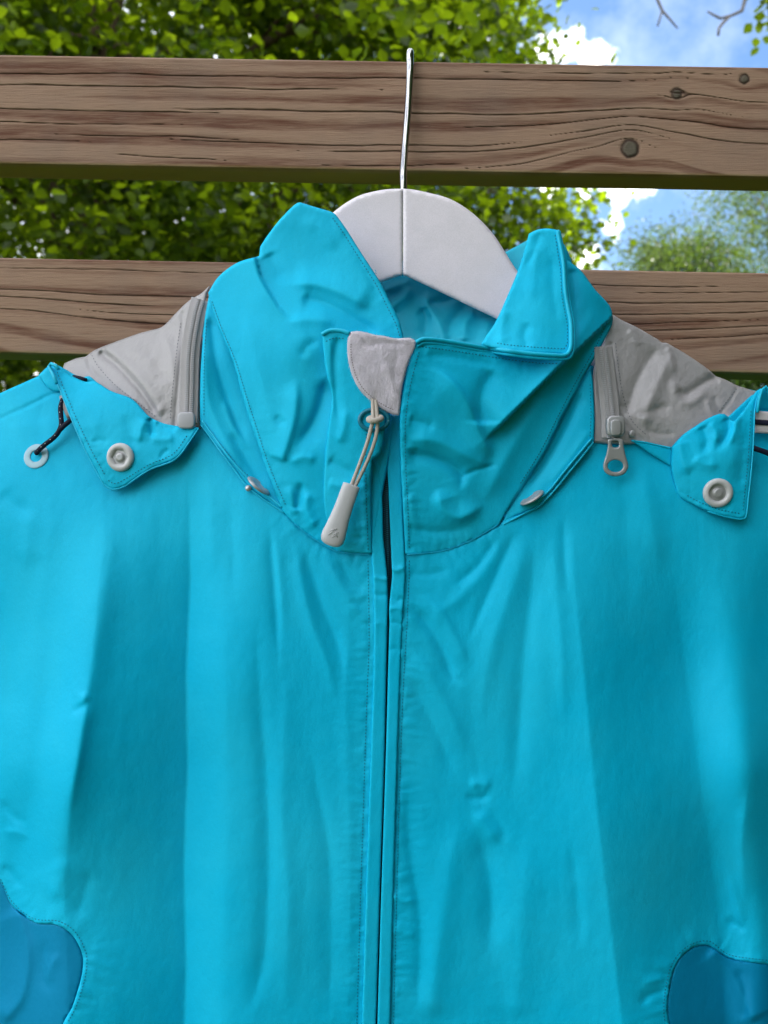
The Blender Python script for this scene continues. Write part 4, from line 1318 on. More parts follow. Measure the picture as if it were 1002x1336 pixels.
# --- right collar: band and front in one sheet with the overlapping dart
ctRC = [(744, 344, .616), (776, 378, .618), (799, 412, .626), (782, 456, .614), (757, 500, .605), (732, 547, .600), (682, 635, .5955), (652, 684, .592), (600, 640, .583), (579, 717, .5915), (531, 722, .5890), (525, 600, .577), (545, 450, .571),
        (700, 480, .600), (720, 400, .605), (640, 455, .590), (680, 470, .597), (560, 560, .574), (600, 520, .580), (660, 590, .592), (640, 640, .590), (590, 560, .579)]
fRC = [
    ([(556, 474), (588, 498), (611, 528), (626, 566), (645, 602)], 6.0, 30, 9, (.3, .2)),
    ([(648, 480), (630, 510), (628, 556)], -4.0, 14, 24, (.2, .1)),
    ([(528, 590), (560, 596), (586, 606), (602, 620), (599, 642)], -4.6, 12, 8, (.15, .25)),
    ([(532, 572), (570, 576), (606, 594), (642, 608)], 3.2, 12, 16, (.2, .15)),
    ([(570, 636), (578, 664), (600, 676), (634, 656)], 4.6, 9, 20, (.2, .3)),
    ([(648, 606), (622, 613), (598, 624)], -1.6, 3.5, 4, (.1, .3)),
    ([(534, 548), (552, 552), (570, 560)], -1.6, 8, 8, (.1, .3)),
    ([(530, 690), (570, 694), (615, 690)], -1.8, 9, 9, (.1, .3)),
    ([(782, 396), (742, 462), (697, 534), (662, 594), (628, 660)], 3.6, 20, 20, (.15, .15)),
    ([(745, 350), (748, 380), (752, 410)], -2.0, 8, 10, (.1, .4)),
    ([(556, 462), (600, 468), (660, 480)], -1.6, 8, 10, (.1, .3)),
    ([(536, 640), (538, 670), (545, 700)], 1.0, 8, 8, (.2, .3)),
]
stRC = [([(748, 462), (726, 483), (700, 509), (660, 549), (640, 568), (629, 580)], 17, 80, 3.0, (0, .3))]
SRC = Surf(ctRC, fRC, steps=stRC, noise=[(.4, 60, 80, 'f', 18.2)], gain=1.05)
outRC = [[542, 445], (552, 441), (600, 447), (630, 452), (663, 458), (710, 463), [742, 465], [738, 440], [730, 380], [724, 338], [735, 336], (757, 352), (776, 377), (788, 390), (796, 400), (799.5, 412), (798, 425), (782, 456), (757, 500),
         (732, 547), (710, 591), (682, 635), [651, 684], (622, 701), (600, 711), (579, 718), (555, 721.5), [529, 723], (525.5, 660), (523, 608), (521.5, 551), (525, 516), (533, 475)]
SRC.puckers = [pk([(548, 455), (536, 500), (529, 551), (529.5, 610), (532, 660), (533, 720)], 1.0, 11, 14), pk([(531, 722), (579, 717), (622, 700), (651, 684)], 1.0, 13, 14), pk([(549, 455), (600, 461), (663, 470), (728, 475)], .6, 12, 10)]
pRC = panel('collar', outRC, SRC, CY, J, h=2.4, roll=(3.6, 1.3), thick=.0016, soft=([(529, 723), (555, 721), (579, 718), (600, 711), (622, 701), (655, 682)], .12), label='right side of the collar with the deep diagonal fold')
stitches(SRC, [(549, 452), (600, 459), (663, 469), (706, 474), (728, 474)], pRC)
stitches(SRC, [(547, 458), (536, 500), (529, 551), (529.5, 610), (532, 660), (534, 718)], pRC)
stitches(SRC, [(792, 420), (777, 453), (752, 497), (727, 545), (705, 589), (678, 632)], pRC, pitch=4)

tube('seam_thread', on(SRC, [(531, 723.3), (555, 721.8), (579, 718.3), (600, 711.3), (622, 701.3), (650, 684.5)], .0002, 4), .00032, CYE, J, 6)
# turned-back front of the right collar
ctRF = [(689, 305, .593), (726, 299, .589), (735, 343, .587), (746, 421, .583), (744, 460, .580), (700, 463, .576), (650, 456, .5765), (600, 446, .572), (650, 415, .590), (675, 355, .594), (700, 400, .585), (640, 440, .586)]
fRF = [([(702, 310), (697, 350), (690, 400)], 1.6, 14, 14, (.2, .3)), ([(720, 330), (722, 380), (728, 420)], -1.2, 10, 10, (.2, .2)), ([(660, 400), (654, 430), (656, 452)], 2.2, 9, 10, (.2, .2)), ([(690, 420), (684, 440), (690, 456)], -1.8, 9, 9, (.2, .2)),
       ([(705, 302), (696, 330), (686, 350)], -1.0, 5, 5, (.1, .2))]
SRF = Surf(ctRF, fRF, noise=[(.4, 36, 44, 'r', 23.3)])
pRF = panel('collar_facing', [[690, 305], (700, 300), (714, 298), [728, 300], (731, 320), (735, 343), (738, 381), (742, 402), (746, 421), [747, 448], [742, 464], (710, 462), (680, 460), [650, 455], (636, 452), [628, 449], (636, 436), (643, 426), (650, 413), (662, 386), (675, 355), (683, 330)],
            SRF, CY, J, h=2.4, roll=(3.4, 1.6), thick=.0016, label='turned-back front corner of the right collar')
stitches(SRF, [(724, 305), (727, 325), (731, 350), (733, 385), (738, 412), (740, 424), (740, 448), (735, 456)], pRF)
stitches(SRF, [(735, 455), (700, 453), (665, 450), (645, 447)], pRF)
h1 = on(SRC, [(543, 447), (552, 442.5), (575, 444), (600, 448), (630, 453), (645, 455)], .0012, 2)
h2 = [Vector(P(x, y, d)) for x, y, d in [(662, 457.5, .5745), (680, 460, .574), (700, 462, .5735), (722, 463.5, .5745), (734, 464, .576), (741, 461, .577), (744.5, 453, .578), (745, 440, .580), (744.5, 421, .5825), (741, 402, .5845), (737.5, 381, .5855), (735, 343, .5865), (730.5, 318, .588), (727.5, 301, .589)]]
tube('hem', smooth3(h1[::3] + h2, 120), .00165, CYE, J, 10)
tube('hem', smooth3([p + Vector((0.0008, .0012, -.0026)) for p in h1[::3] + h2[:4]] + [Vector(P(741, 467.5, .578)), Vector(P(747, 460, .5795)), Vector(P(748.5, 448, .581)), Vector(P(748, 421, .585)), Vector(P(741, 381, .588)), Vector(P(738, 343, .5895)), Vector(P(733, 318, .591)), Vector(P(729.5, 302, .592))], 120), .0012, CY, J, 8)
# small piece of the collar behind the turned corner
SRB = Surf([(720, 305, .612), (735, 318, .612), (745, 340, .614), (748, 352, .616), (720, 360, .612)])
panel('collar_edge', [(722, 306), (730, 312), (738, 322), (744, 336), [749, 350], (742, 362), (728, 366), (720, 340)], SRB, CY, J, h=2, roll=(5, 2.5))

# strip under the right collar
ctRU = [(773, 481, .614), (776, 547, .606), (774, 576, .6035), (741, 617, .600), (704, 659, .597), (655, 683, .5935), (740, 520, .608), (700, 600, .602), (760, 480, .614)]
SRU = Surf(ctRU, [([(760, 510), (738, 560), (712, 606), (684, 646)], -3, 8, 10, (.1, .2)), ([(770, 560), (748, 592), (716, 632)], 1.6, 8, 8, (.1, .2))])
pRU = panel('collar_flap', [[771, 478], (774, 500), (776, 547), [775, 576], (760, 594), (741, 617), (724, 638), (704, 659), (690, 666), (674, 673), [655, 684], (664, 650), (700, 590), (730, 530), (752, 490)], SRU, CY, J, h=2.5, roll=(3, 1.0), thick=.0016,
            label='right lower collar flap with its snap seen edge-on')
tube('hem', on(SRU, [(774, 577), (760, 595), (741, 618), (724, 639), (704, 660), (690, 667), (657, 684)], .0001, 3), .0008, CYE, J, 8)
tube('hem', on(SRU, [(772, 572), (756, 591), (737, 614), (719, 637), (702, 654)], .0012, 3), .0009, CYE, J, 8)
stitches(SRU, [(770, 500), (771, 540), (770, 570)], pRU)
edge_snap((680, 659), (708, 640), 5, SRU, .0035)

# --- grey shoulder inserts
ctGL = [(271, 372, .634), (212, 426, .642), (123, 457, .650), (84, 474, .654), (261, 446, .623), (261, 555, .607), (232, 556, .608), (190, 535, .613), (150, 505, .626), (95, 493, .648), (200, 480, .622)]
fGL = [([(128, 458), (150, 474), (173, 498), (190, 518), (206, 542)], -4.5, 6, 8, (.05, .1)), ([(134, 452), (160, 472), (182, 496), (200, 524), (212, 545)], 3.2, 5, 12, (.05, .1)),
       ([(190, 448), (200, 470), (222, 500)], -1.8, 14, 12, (.3, .3)), ([(160, 456), (182, 462), (210, 480)], 1.4, 10, 10, (.2, .3)), ([(212, 430), (222, 460), (228, 500)], 1.4, 8, 8, (.2, .3)),
       ([(114, 466), (118, 480), (126, 492)], -2.0, 3, 3, (0, 0)), ([(238, 405), (237, 454), (230, 527), (228, 555)], -1.6, 3.0, 3.0, (.02, 0)), ([(120, 476), (150, 500), (180, 526)], 1.4, 5, 5, (.1, .1))]
ctGL = [(a, b_, c + .003) for a, b_, c in ctGL]
SGL = Surf(ctGL, fGL, noise=[(.5, 26, 34, 'r', 33.3)])
pGL = panel('shoulder_insert', [[273, 373], (262, 383), (246, 392.6), (228, 410), (212, 426), (196, 431), (181, 435), (150, 446), (123, 457), [112, 465], (98, 468), [84, 474], (82, 482), [86, 490], (100, 496), (125, 510), (156, 530), (195, 556), [232, 562], [262, 560], (262, 515), (262, 446), (268, 393)],
            SGL, GRY, J, h=2.2, roll=(4, 2.0), thick=.0012, label='grey shoulder insert at the left, creased')
stitches(SGL, [(236, 420), (231, 454), (226, 500), (223, 530), (222, 550)], pGL, GTHR)
stitches(SGL, [(119, 462), (128, 478), (150, 502), (178, 524), (205, 545)], pGL, GTHR)


def zipper(curve, wpx, offs, name_label, m_tape=GTAPE):
    """tape with two rows of teeth along a curve of (px, py, d)"""
    C = catmull(curve, 2.5)
    n = len(C)
    V = []
    prof = [(-1.0, 0), (-.9, -.0005), (-.42, -.0006), (-.40, -.0013), (-.12, -.0015), (-.06, -.0006), (.06, -.0006), (.12, -.0015), (.40, -.0013), (.42, -.0006), (.9, -.0005), (1.0, 0)]
    for i in range(n):
        tg = C[min(i + 1, n - 1)][:2] - C[max(i - 1, 0)][:2]
        tg = tg / np.linalg.norm(tg)
        nr = np.array([-tg[1], tg[0]])
        for (u, dz) in prof:
            q = C[i][:2] - nr * u * wpx / 2
            V.append(P(q[0], q[1], C[i][2] + dz - offs))
    k = len(prof)
    Fc = [(i * k + j, i * k + j + 1, (i + 1) * k + j + 1, (i + 1) * k + j) for i in range(n - 1) for j in range(k - 1)]
    o = obj('zip_tape', V, Fc, m_tape, J, label=name_label)
    md = o.modifiers.new('thickness', 'SOLIDIFY'); md.thickness = .001; md.offset = 0
    T, TF = [], []
    for i in range(1, n - 1):
        tg = C[i + 1][:2] - C[i - 1][:2]; tg = tg / np.linalg.norm(tg)
        nr = np.array([-tg[1], tg[0]])
        for s in (-1, 1):
            c = C[i][:2] + nr * s * wpx * .13 + (tg * 1.2 if s > 0 else 0)
            q0 = len(T)
            for dz in (-.0012, -.0023):
                for (a, b_) in ((-1, -1), (1, -1), (1, 1), (-1, 1)):
                    sc = .8 if dz < -.002 else 1
                    p = c + nr * a * wpx * .10 * sc + tg * b_ * .75 * sc
                    T.append(P(p[0], p[1], C[i][2] + dz - offs))
            TF += [(q0 + 4, q0 + 5, q0 + 6, q0 + 7), (q0, q0 + 1, q0 + 5, q0 + 4), (q0 + 1, q0 + 2, q0 + 6, q0 + 5), (q0 + 2, q0 + 3, q0 + 7, q0 + 6), (q0 + 3, q0, q0 + 4, q0 + 7)]
    obj('zip_teeth', T, TF, GPL, o, smooth=False, kind='stuff')
    # dotted weave holes / edge stitching of the tape
    for sgn in (-.78, .78, .56, -.56):
        S_, SF = [], []
        for i in range(0, n - 1, 1):
            tg = C[min(i + 1, n - 1)][:2] - C[max(i - 1, 0)][:2]; tg = tg / np.linalg.norm(tg)
            nr = np.array([-tg[1], tg[0]])
            c = C[i][:2] + nr * sgn * wpx / 2
            q0 = len(S_)
            for (a, b_) in ((-.45, -.8), (.45, -.8), (.45, .8), (-.45, .8)):
                p = c + nr * a + tg * b_
                S_.append(P(p[0], p[1], C[i][2] - .00068 - offs))
            SF.append((q0, q0 + 1, q0 + 2, q0 + 3))
        obj('stitching', S_, SF, GTHR if abs(sgn) > .6 else GPL, o, smooth=False, kind='stuff')
    return o


zl = zipper([(262, 391, .6305), (257, 408, .6262), (251, 440, .6215), (248, 470, .6175), (247, 510, .6125), (245.5, 553, .6065)], 24, .0016, 'grey zip tape edging the left insert')


def slab(name, pts, d0, d1, m, parent, rnd=.0004, hole=None, h=1.5, **kw):
    """flat solid piece with outline pts (px) and slanted distance d(py), with rounded rim"""
    return None


def boxy(name, c, x, y, n, sx, sy, sz, m, parent, bev=.25, **kw):
    """chamfered block: centre c, half sizes"""
    V, Fc = [], []
    levels = [(-1, 1), (.45, 1), (.85, .93), (1, .80)]
    k = 20
    for (hz, s) in levels:
        for i in range(k):
            th = 2 * math.pi * i / k
            ca, sa = math.cos(th), math.sin(th)
            p = 5.0
            rr = (abs(ca) ** p + abs(sa) ** p) ** (-1 / p)
            V.append(tuple(c + x * (ca * rr * sx * s) + y * (sa * rr * sy * s) + n * (hz * sz)))
    for l in range(len(levels) - 1):
        for i in range(k):
            j = (i + 1) % k
            Fc.append((l * k + i, l * k + j, (l + 1) * k + j, (l + 1) * k + i))
    Fc.append(tuple(range(k))[::-1]); Fc.append(tuple((len(levels) - 1) * k + i for i in range(k)))
    return obj(name, V, Fc, m, parent, **kw)


X_, Z_, NF = Vector((1, 0, 0)), Vector((0, 0, 1)), Vector((0, -1, 0))
boxy('zip_stop', Vector(P(243, 548.5, .6020)), X_, Z_, NF, .0066, .0064, .0016, GPL, J)
for (sx) in (-13, 13):
    V, Fc = lathe([(.0001, .0012), (.0016, .0011), (.0022, .0005), (.0024, -.001)], (Vector(P(245 + sx, 538 + abs(sx) * .1, .6035)), X_, Z_, NF), 12)

ctGR = [(800, 413, .632), (857, 442, .640), (923, 481, .646), (986, 511, .650), (975, 528, .644), (910, 554, .620), (877, 584, .615), (839, 576, .611), (805, 518, .614), (774, 580, .608), (774, 484, .616), (850, 520, .618), (930, 520, .636)]
fGR = [([(816, 545), (830, 500), (846, 470), (862, 450)], -4.0, 10, 12, (.15, .2)), ([(838, 560), (850, 520), (868, 480), (880, 456)], 4.0, 12, 12, (.15, .2)),
       ([(884, 505), (892, 516), (905, 508), (925, 496), (940, 490)], -4.5, 7, 7, (.15, .1)), ([(878, 490), (882, 512), (898, 526), (925, 508)], 3.0, 8, 7, (.2, .2)),
       ([(905, 460), (912, 475), (932, 488)], 2.0, 8, 8, (.2, .2)), ([(870, 452), (876, 470), (880, 490)], 1.8, 5, 5, (.1, .3)), ([(835, 545), (850, 535), (880, 530)], -2.0, 9, 8, (.2, .3)),
       ([(930, 515), (938, 535), (950, 545)], -2.0, 6, 6, (.2, .2)), ([(922, 520), (928, 540), (934, 548)], 1.8, 5, 5, (.2, .2)),
       ([(797, 445), (801, 480), (806, 518), (817, 552), (838, 574)], -2.0, 2.6, 2.6, (.02, 0)), ([(840, 560), (860, 566), (884, 566)], -1.5, 5, 5, (.2, .2)), ([(818, 430), (828, 440), (832, 455)], 1.6, 6, 8, (.2, .3)),
       ([(962, 506), (952, 524), (940, 540)], -1.2, 2, 2, (0, 0))]
SGR = Surf(ctGR, fGR, noise=[(.6, 26, 34, 'r', 43.3)])
pGR = panel('shoulder_insert', [[796, 408], (812, 418), (829, 426), (857, 442), (864, 447), (869, 447), (880, 453), (897, 463), (923, 481), [933.5, 490.5], (948, 496), (962, 503), [988, 511], [980, 530], (957, 546), (930, 556), (895, 590), [877, 590], (855, 582), [836, 578], (815, 580), [774, 578], (775, 540), (774, 484), (786, 450)],
            SGR, GRY, J, h=2.2, roll=(4, 2.0), thick=.0012, label='grey shoulder insert at the right, crumpled')
stitches(SGR, [(803, 446), (807, 480), (813, 516), (824, 548), (844, 568)], pGR, GTHR)
stitches(SGR, [(962, 506), (948, 524), (936, 540)], pGR, GTHR)
zr = zipper([(786, 452, .6155), (789, 475, .6135), (792, 500, .6115), (795, 525, .6085), (797, 552, .6050), (797, 572, .6030)], 24, .0024, 'grey zip tape edging the right insert')
# slider and puller
sl = boxy('zip_slider', Vector(P(803, 556, .5985)), X_, Z_, NF, .0072, .0080, .0020, MET, J)
boxy('slider_bridge', Vector(P(803, 558, .5960)), X_, Z_, NF, .0042, .0062, .0016, MET, sl)


def puller():
    # flat tab with a round eye: outline swept by CDT with two holes
    out = [(794, 573), (812, 573), (813.5, 582), (816, 594), (819, 604), (819.5, 610), (816, 617), (810, 620.5), (803, 621.5), (795, 620), (789, 615.5), (787, 609), (788, 602), (791, 593), (793, 582)]
    C = catmull(out, 1.2, True)
    eye = [(803 + 10.2 * math.cos(t_), 608 + 8.0 * math.sin(t_)) for t_ in [2 * math.pi * i / 28 for i in range(28)]]
    slot = [(803 + 4.6 * math.copysign(abs(math.cos(t_)) ** .6, math.cos(t_)), 579.5 + 4.4 * math.copysign(abs(math.sin(t_)) ** .6, math.sin(t_))) for t_ in [2 * math.pi * i / 20 for i in range(20)]]
    allb = [C, np.array(eye), np.array(slot)]
    V2, E = [], []
    for B in allb:
        k = len(V2)
        V2 += [Vector(p) for p in B]
        E += [(k + i, k + (i + 1) % len(B)) for i in range(len(B))]
    gx, gy = np.meshgrid(np.arange(785, 822, 1.3), np.arange(570, 624, 1.3)); gx = gx.ravel(); gy = gy.ravel()
    ins = poly_inside(gx, gy, C) & ~poly_inside(gx, gy, allb[1]) & ~poly_inside(gx, gy, allb[2])
    gx, gy = gx[ins], gy[ins]
    ds = np.min([seg_query(gx, gy, np.vstack([B, B[:1]]))[0] for B in allb], 0)
    gx, gy = gx[ds > .7], gy[ds > .7]
    V2 += [Vector((a, b_)) for a, b_ in zip(gx, gy)]
    vs, es, fs, *_ = geometry.delaunay_2d_cdt(V2, E, [], 1, 1e-5)
    V = np.array([(v.x, v.y) for v in vs])
    cent = np.array([V[list(f)].mean(0) for f in fs])
    ok = ~poly_inside(cent[:, 0], cent[:, 1], allb[1]) & ~poly_inside(cent[:, 0], cent[:, 1], allb[2])
    fs = [tuple(f) for f, k in zip(fs, ok) if k]
    ds = np.min([seg_query(V[:, 0], V[:, 1], np.vstack([B, B[:1]]))[0] for B in allb], 0)
    d = .5965 + (V[:, 1] - 573) * .00006 + .0006 * (1 - np.sqrt(1 - np.clip(1 - ds / 2.2, 0, 1) ** 2)) - .0
    V3 = PA(V[:, 0], V[:, 1], d)
    fs2 = []
    for f in fs:
        a, b_, c = V[f[0]], V[f[1]], V[f[2]]
        ar = (b_[0] - a[0]) * (c[1] - a[1]) - (b_[1] - a[1]) * (c[0] - a[0])
        fs2.append(f[::-1] if ar > 0 else f)
    o = obj('zip_puller', V3, fs2, MET, J, label='grey metal zip puller with a round eye')
    md = o.modifiers.new('thickness', 'SOLIDIFY'); md.thickness = .0016; md.offset = -1


puller()
# zip end pin
V, Fc = lathe([(.0008, .001), (.0024, .001), (.0028, .0002), (.0028, -.001)], (Vector(P(825, 566, .607)), X_, Z_, NF), 14)
obj('zip_pin', V, Fc, MET, J)

# --- left shoulder flap
ctLF = [(67, 478, .632), (75, 504, .622), (92, 543, .614), (134, 630, .607), (148, 638, .6065), (229, 599, .600), (251, 571, .601), (258, 558, .603), (232, 556, .605), (195, 545, .6065), (145, 510, .614), (123, 493, .622), (95, 492, .627), (157, 596, .6035)]
fLF = [([(195, 545), (198, 560), (197, 572)], -3.2, 5, 6, (.1, .3)), ([(190, 548), (184, 560), (180, 580)], 2.0, 10, 6, (.1, .3)), ([(204, 550), (214, 556), (232, 560)], -2.2, 5, 5, (.1, .2)), ([(118, 578), (130, 574), (144, 578)], -1.2, 7, 6, (.3, .3)),
       ([(228, 570), (214, 574), (196, 572)], 1.5, 7, 7, (.2, .2)), ([(222, 586), (214, 590), (208, 600)], -1.3, 4, 4, (.2, .2)), ([(100, 510), (120, 540), (130, 570)], 1.2, 16, 16, (.3, .3)), ([(160, 540), (170, 560), (178, 590)], -1.2, 12, 10, (.3, .3))]
SLF = Surf(ctLF, fLF, noise=[(.4, 34, 34, 'r', 53.3)])
SLF.puckers = [pk([(74, 484), (98, 542), (138, 624), (163, 625), (226, 592), (248, 566)], .6, 9, 9)]
pLF = panel('shoulder_flap', [[65, 477], (72, 479), (84, 484), (95, 491), (112, 498), (123, 497), (145, 510), (173, 521), (195, 543.5), [215, 553], [232, 556], [259, 557.5], (251, 571), (242, 585), (229, 599), (212, 606), (195, 613), (165, 633), (156, 637), [147, 639.5], (136, 633), (112, 588), (100, 562), (92, 543), (83, 520), (74, 498)],
            SLF, CY, J, h=2.2, roll=(3.6, 1.3), thick=.0016, label='left shoulder flap hanging to a point with its snap')
tube('hem', on(SLF, [(67, 480), (74, 498), (83, 520), (92, 543), (112, 588), (136, 632), [147, 639], (156, 637), (165, 633), (195, 613), (229, 599), (251, 571), (259, 559)], .0000, 3), .0007, CYE, J, 8)
stitches(SLF, [(74, 484), (83, 506), (98, 542), (118, 585), (138, 622)], pLF)
stitches(SLF, [(140, 626), (150, 631), (163, 625), (195, 606), (226, 592), (244, 568)], pLF)
snap('snap_button', SLF, 157, 596.5, 18.5, True, J, label='snap button with a hexagonal recess')
# rolled strap loop at the tip and the flap's second layer
SLT = Surf([(49, 487, .640), (66, 476, .634), (88, 482, .633), (110, 498, .630), (120, 505, .629), (80, 505, .634), (60, 505, .636)], [([(70, 478), (84, 490), (92, 498)], -3, 5, 5, (.1, .1))])
panel('strap_loop', [[50, 490], (58, 482), (67, 475), (76, 477), (86, 482), (98, 489), (108, 492), (117, 491), [128, 500], (140, 512), (120, 512), (90, 504), (76, 512), (62, 506)], SLT, CY, J, h=2, roll=(5, 2.2))
tube('hem', [Vector(P(x, y, d)) for x, y, d in [(74, 500, .618), (69, 488, .624), (64, 478, .628), (67, 474.5, .627), (73, 477, .625), (76, 482, .624)]], .0014, CYE, J, 8)
# dark webbing under the flap at the top
tube('webbing', [Vector(P(x, y, d)) for x, y, d in [(96, 492, .6315), (104, 493.5, .629), (112, 496, .627)]], .0018, NAVY, J, 8)
tube('cord_end', [Vector(P(x, y, d)) for x, y, d in [(82, 517, .628), (84, 528, .6265), (90, 540, .6235), (92, 545, .623)]], .0028, GTAPE, J, 8)

# grommet and navy cord on the left
gfr = SL.frame(47, 595, .0003)
ring('grommet', gfr, .0050, .0104, .0004, GROM, J, label='pale ring printed round the cord hole')
lc = smooth3([Vector(P(x, y, d)) for x, y, d in [(47, 591.5, .6235), (53, 585, .6205), (60, 579, .6195), (69, 572, .6195), (76, 564, .6200), (80, 554, .6200), (79.5, 543, .6215), (79, 532, .6235), (81, 524, .6255), (83, 519, .6275)]], 50)
tube('cord', lc, .0020, NAVY, J, 10)
lc2 = smooth3([Vector(P(x, y, d)) for x, y, d in [(77, 562, .6195), (84, 555, .6180), (90, 550, .6170), (97, 543, .6175)]], 20)
tube('cord', lc2, .0020, NAVY, J, 10)
V, Fc = [], []
for i in range(3, 47, 4):
    p = lc[i]; tg = (lc[i + 1] - lc[i - 1]).normalized()
    s = tg.cross(NF).normalized()
    c = p + NF * .0020
    k = len(V)
    V += [tuple(c - tg * .0007), tuple(c + s * .0003), tuple(c + tg * .0007), tuple(c - s * .0003), tuple(c + NF * .0003)]
    Fc += [(k, k + 1, k + 4), (k + 1, k + 2, k + 4), (k + 2, k + 3, k + 4), (k + 3, k, k + 4)]
obj('cord_flecks', V, Fc, WHT, J, kind='stuff')

# --- right shoulder flap
ctRFp = [(992, 507, .632), (984, 531, .624), (981, 600, .612), (977, 651, .606), (965, 677, .605), (923, 667, .606), (888, 645, .609), (872, 606, .6105), (877, 584, .610), (910, 556, .610), (944, 541, .616), (972, 528, .624), (960, 600, .604), (936, 643, .6035), (905, 600, .604)]
fRFp = [([(946, 544), (952, 560), (944, 576), (930, 590)], -4.0, 8, 7, (.1, .35)), ([(962, 540), (958, 562), (950, 582)], 3.2, 7, 7, (.15, .3)), ([(915, 556), (922, 575), (916, 595)], -2.6, 8, 9, (.1, .3)), ([(886, 574), (890, 600), (900, 622)], 3.0, 10, 12, (.1, .3)),
        ([(906, 594), (918, 606), (940, 606)], 1.8, 9, 9, (.2, .3)), ([(884, 640), (920, 656), (955, 664)], -1.0, 8, 8, (.3, .3)), ([(972, 560), (968, 600), (966, 640)], -1.2, 9, 9, (.2, .2)), ([(926, 552), (934, 562), (934, 580)], 2.2, 6, 6, (.1, .3))]
SRFp = Surf(ctRFp, fRFp, noise=[(.4, 34, 34, 'r', 63.3)])
SRFp.puckers = [pk([(980, 535), (976, 600), (970, 670), (915, 656), (884, 640)], .7, 9, 9)]
pRFp = panel('shoulder_flap', [[993, 506], (988, 520), (985, 531), (984, 560), (983, 583), (980, 620), (977, 651), [974, 674], (969, 677), [962, 677], (943, 673), (923, 667), (903, 658), (886, 648), (879, 630), (875, 607), [876, 583], (890, 568), (910, 554), (925, 545), (938, 540), [945, 540], (952, 545), (958, 549), (966, 540), (975, 528), (985, 512)],
             SRFp, CY, J, h=2.2, roll=(3.6, 1.6), thick=.0016, label='right shoulder flap with square end and its snap')
tube('hem', on(SRFp, [(992, 508), (987, 522), (984.5, 535), (983.5, 560), (982, 590), (979, 625), (976, 652), (973, 674), (966, 677.5), (943, 673), (923, 667)], .0000, 3), .0007, CYE, J, 8)
stitches(SRFp, [(980, 535), (978, 570), (976, 600), (972, 640), (969, 670)], pRFp)
stitches(SRFp, [(966, 670), (940, 665), (915, 656), (894, 645)], pRFp)
snap('snap_button', SRFp, 936.5, 643, 19, False, J, label='round snap button with a domed stud')
# strip under the grey insert running into the flap
SRS = Surf([(829, 574, .609), (855, 580, .611), (880, 585, .6125), (876, 607, .612), (850, 595, .610), (900, 620, .614)])
panel('shoulder_flap', [[822, 574], (838, 576), (856, 580), [884, 584], [884, 614], (866, 603), (848, 592), (834, 582)], SRS, CY, J, h=2, roll=(2.5, 1.0), label='narrow blue strip under the crumpled grey insert')
tube('hem', on(SRS, [(824, 575), (840, 577), (856, 580.5), (876, 585)], .0002, 3), .0008, CYE, J, 6)
# strap loop, webbing and cord at the right frame edge
SRT = Surf([(985, 520, .636), (1000, 505, .634), (1020, 512, .640), (1060, 540, .655), (985, 560, .636), (1030, 560, .65)])
panel('strap_loop', [[986, 535], (989, 515), (995, 506), (1002, 505), (1020, 512), [1050, 535], [1050, 560], (1010, 540), (1000, 536)], SRT, CY, J, h=2.2, roll=(5, 2.2))
tube('hem', [Vector(P(x, y, d)) for x, y, d in [(988, 538, .622), (990, 522, .625), (994, 509, .628), (999, 504.5, .629), (1003, 512, .630), (1005, 522, .632)]], .0013, CYE, J, 8)
SW = Surf([(985, 550, .628), (1010, 551, .628), (1060, 555, .640), (985, 566, .628), (1060, 575, .64)])
panel('webbing', [[984, 536], [1050, 540], [1050, 568], [984, 565]], SW, WEB, J, h=2, roll=(3, .8), thick=.0015, label='white webbing tape with a navy stripe')
SW2 = Surf([(985, 550, .6268), (1010, 551, .6268), (1060, 555, .6388), (985, 566, .6268), (1060, 575, .6388)])
panel('webbing_stripe', [[984, 547], [1050, 551], [1050, 558], [984, 554]], SW2, NAVY, J, h=2, roll=(2, .4), thick=.0003)
tube('cord', smooth3([Vector(P(x, y, d)) for x, y, d in [(982, 584, .621), (990, 587, .6195), (999, 590, .620), (1012, 596, .621), (1025, 600, .624)]], 24), .0022, NAVY, J, 10)

# --- chin guard, cord, toggle
ctF = [(455, 436, .5685), (500, 438, .5655), (540, 446, .5670), (525, 508, .5675), (521, 540, .5695), (488, 523, .5705), (456, 470, .5695), (495, 480, .5665)]
fF = [([(470, 440), (480, 450), (500, 447), (530, 450)], -1.4, 6, 8, (.2, .2)), ([(500, 470), (512, 500), (515, 530)], 1.2, 9, 9, (.2, .2)), ([(462, 470), (476, 500), (492, 520)], .8, 7, 7, (.2, .2)), ([(520, 450), (516, 480), (514, 500)], -.9, 8, 8, (.2, .2))]
SF_ = Surf(ctF, fF, noise=[(.16, 14, 22, 'f', 73.3), (.16, 3, 5, 'f', 3.3)])
pF = panel('chin_guard', [[458, 433], (466, 432), (477, 433.5), (490, 437), (499.5, 438), (508, 440), (517, 441.5), (528, 441), (535, 441), [543, 445], (540, 456), (535.5, 466), (531, 478), (527, 494), (524, 508), (522.5, 525), [520.5, 541.5], (512, 540), (504, 536.5), (488, 526), (471, 511), (460, 491), (454.5, 471), (453, 455), (454, 441)],
           SF_, FLC, J, h=1.8, roll=(4.0, 1.6), thick=.0018, label='lilac grey fleece chin guard')
stitches(SF_, [(458, 447), (458, 462), (463, 486), (473, 506), (489, 521), (503, 530), (514, 535)], pF, mat('lilac_thread', (.30, .24, .27), .8, .2), pitch=3.4)
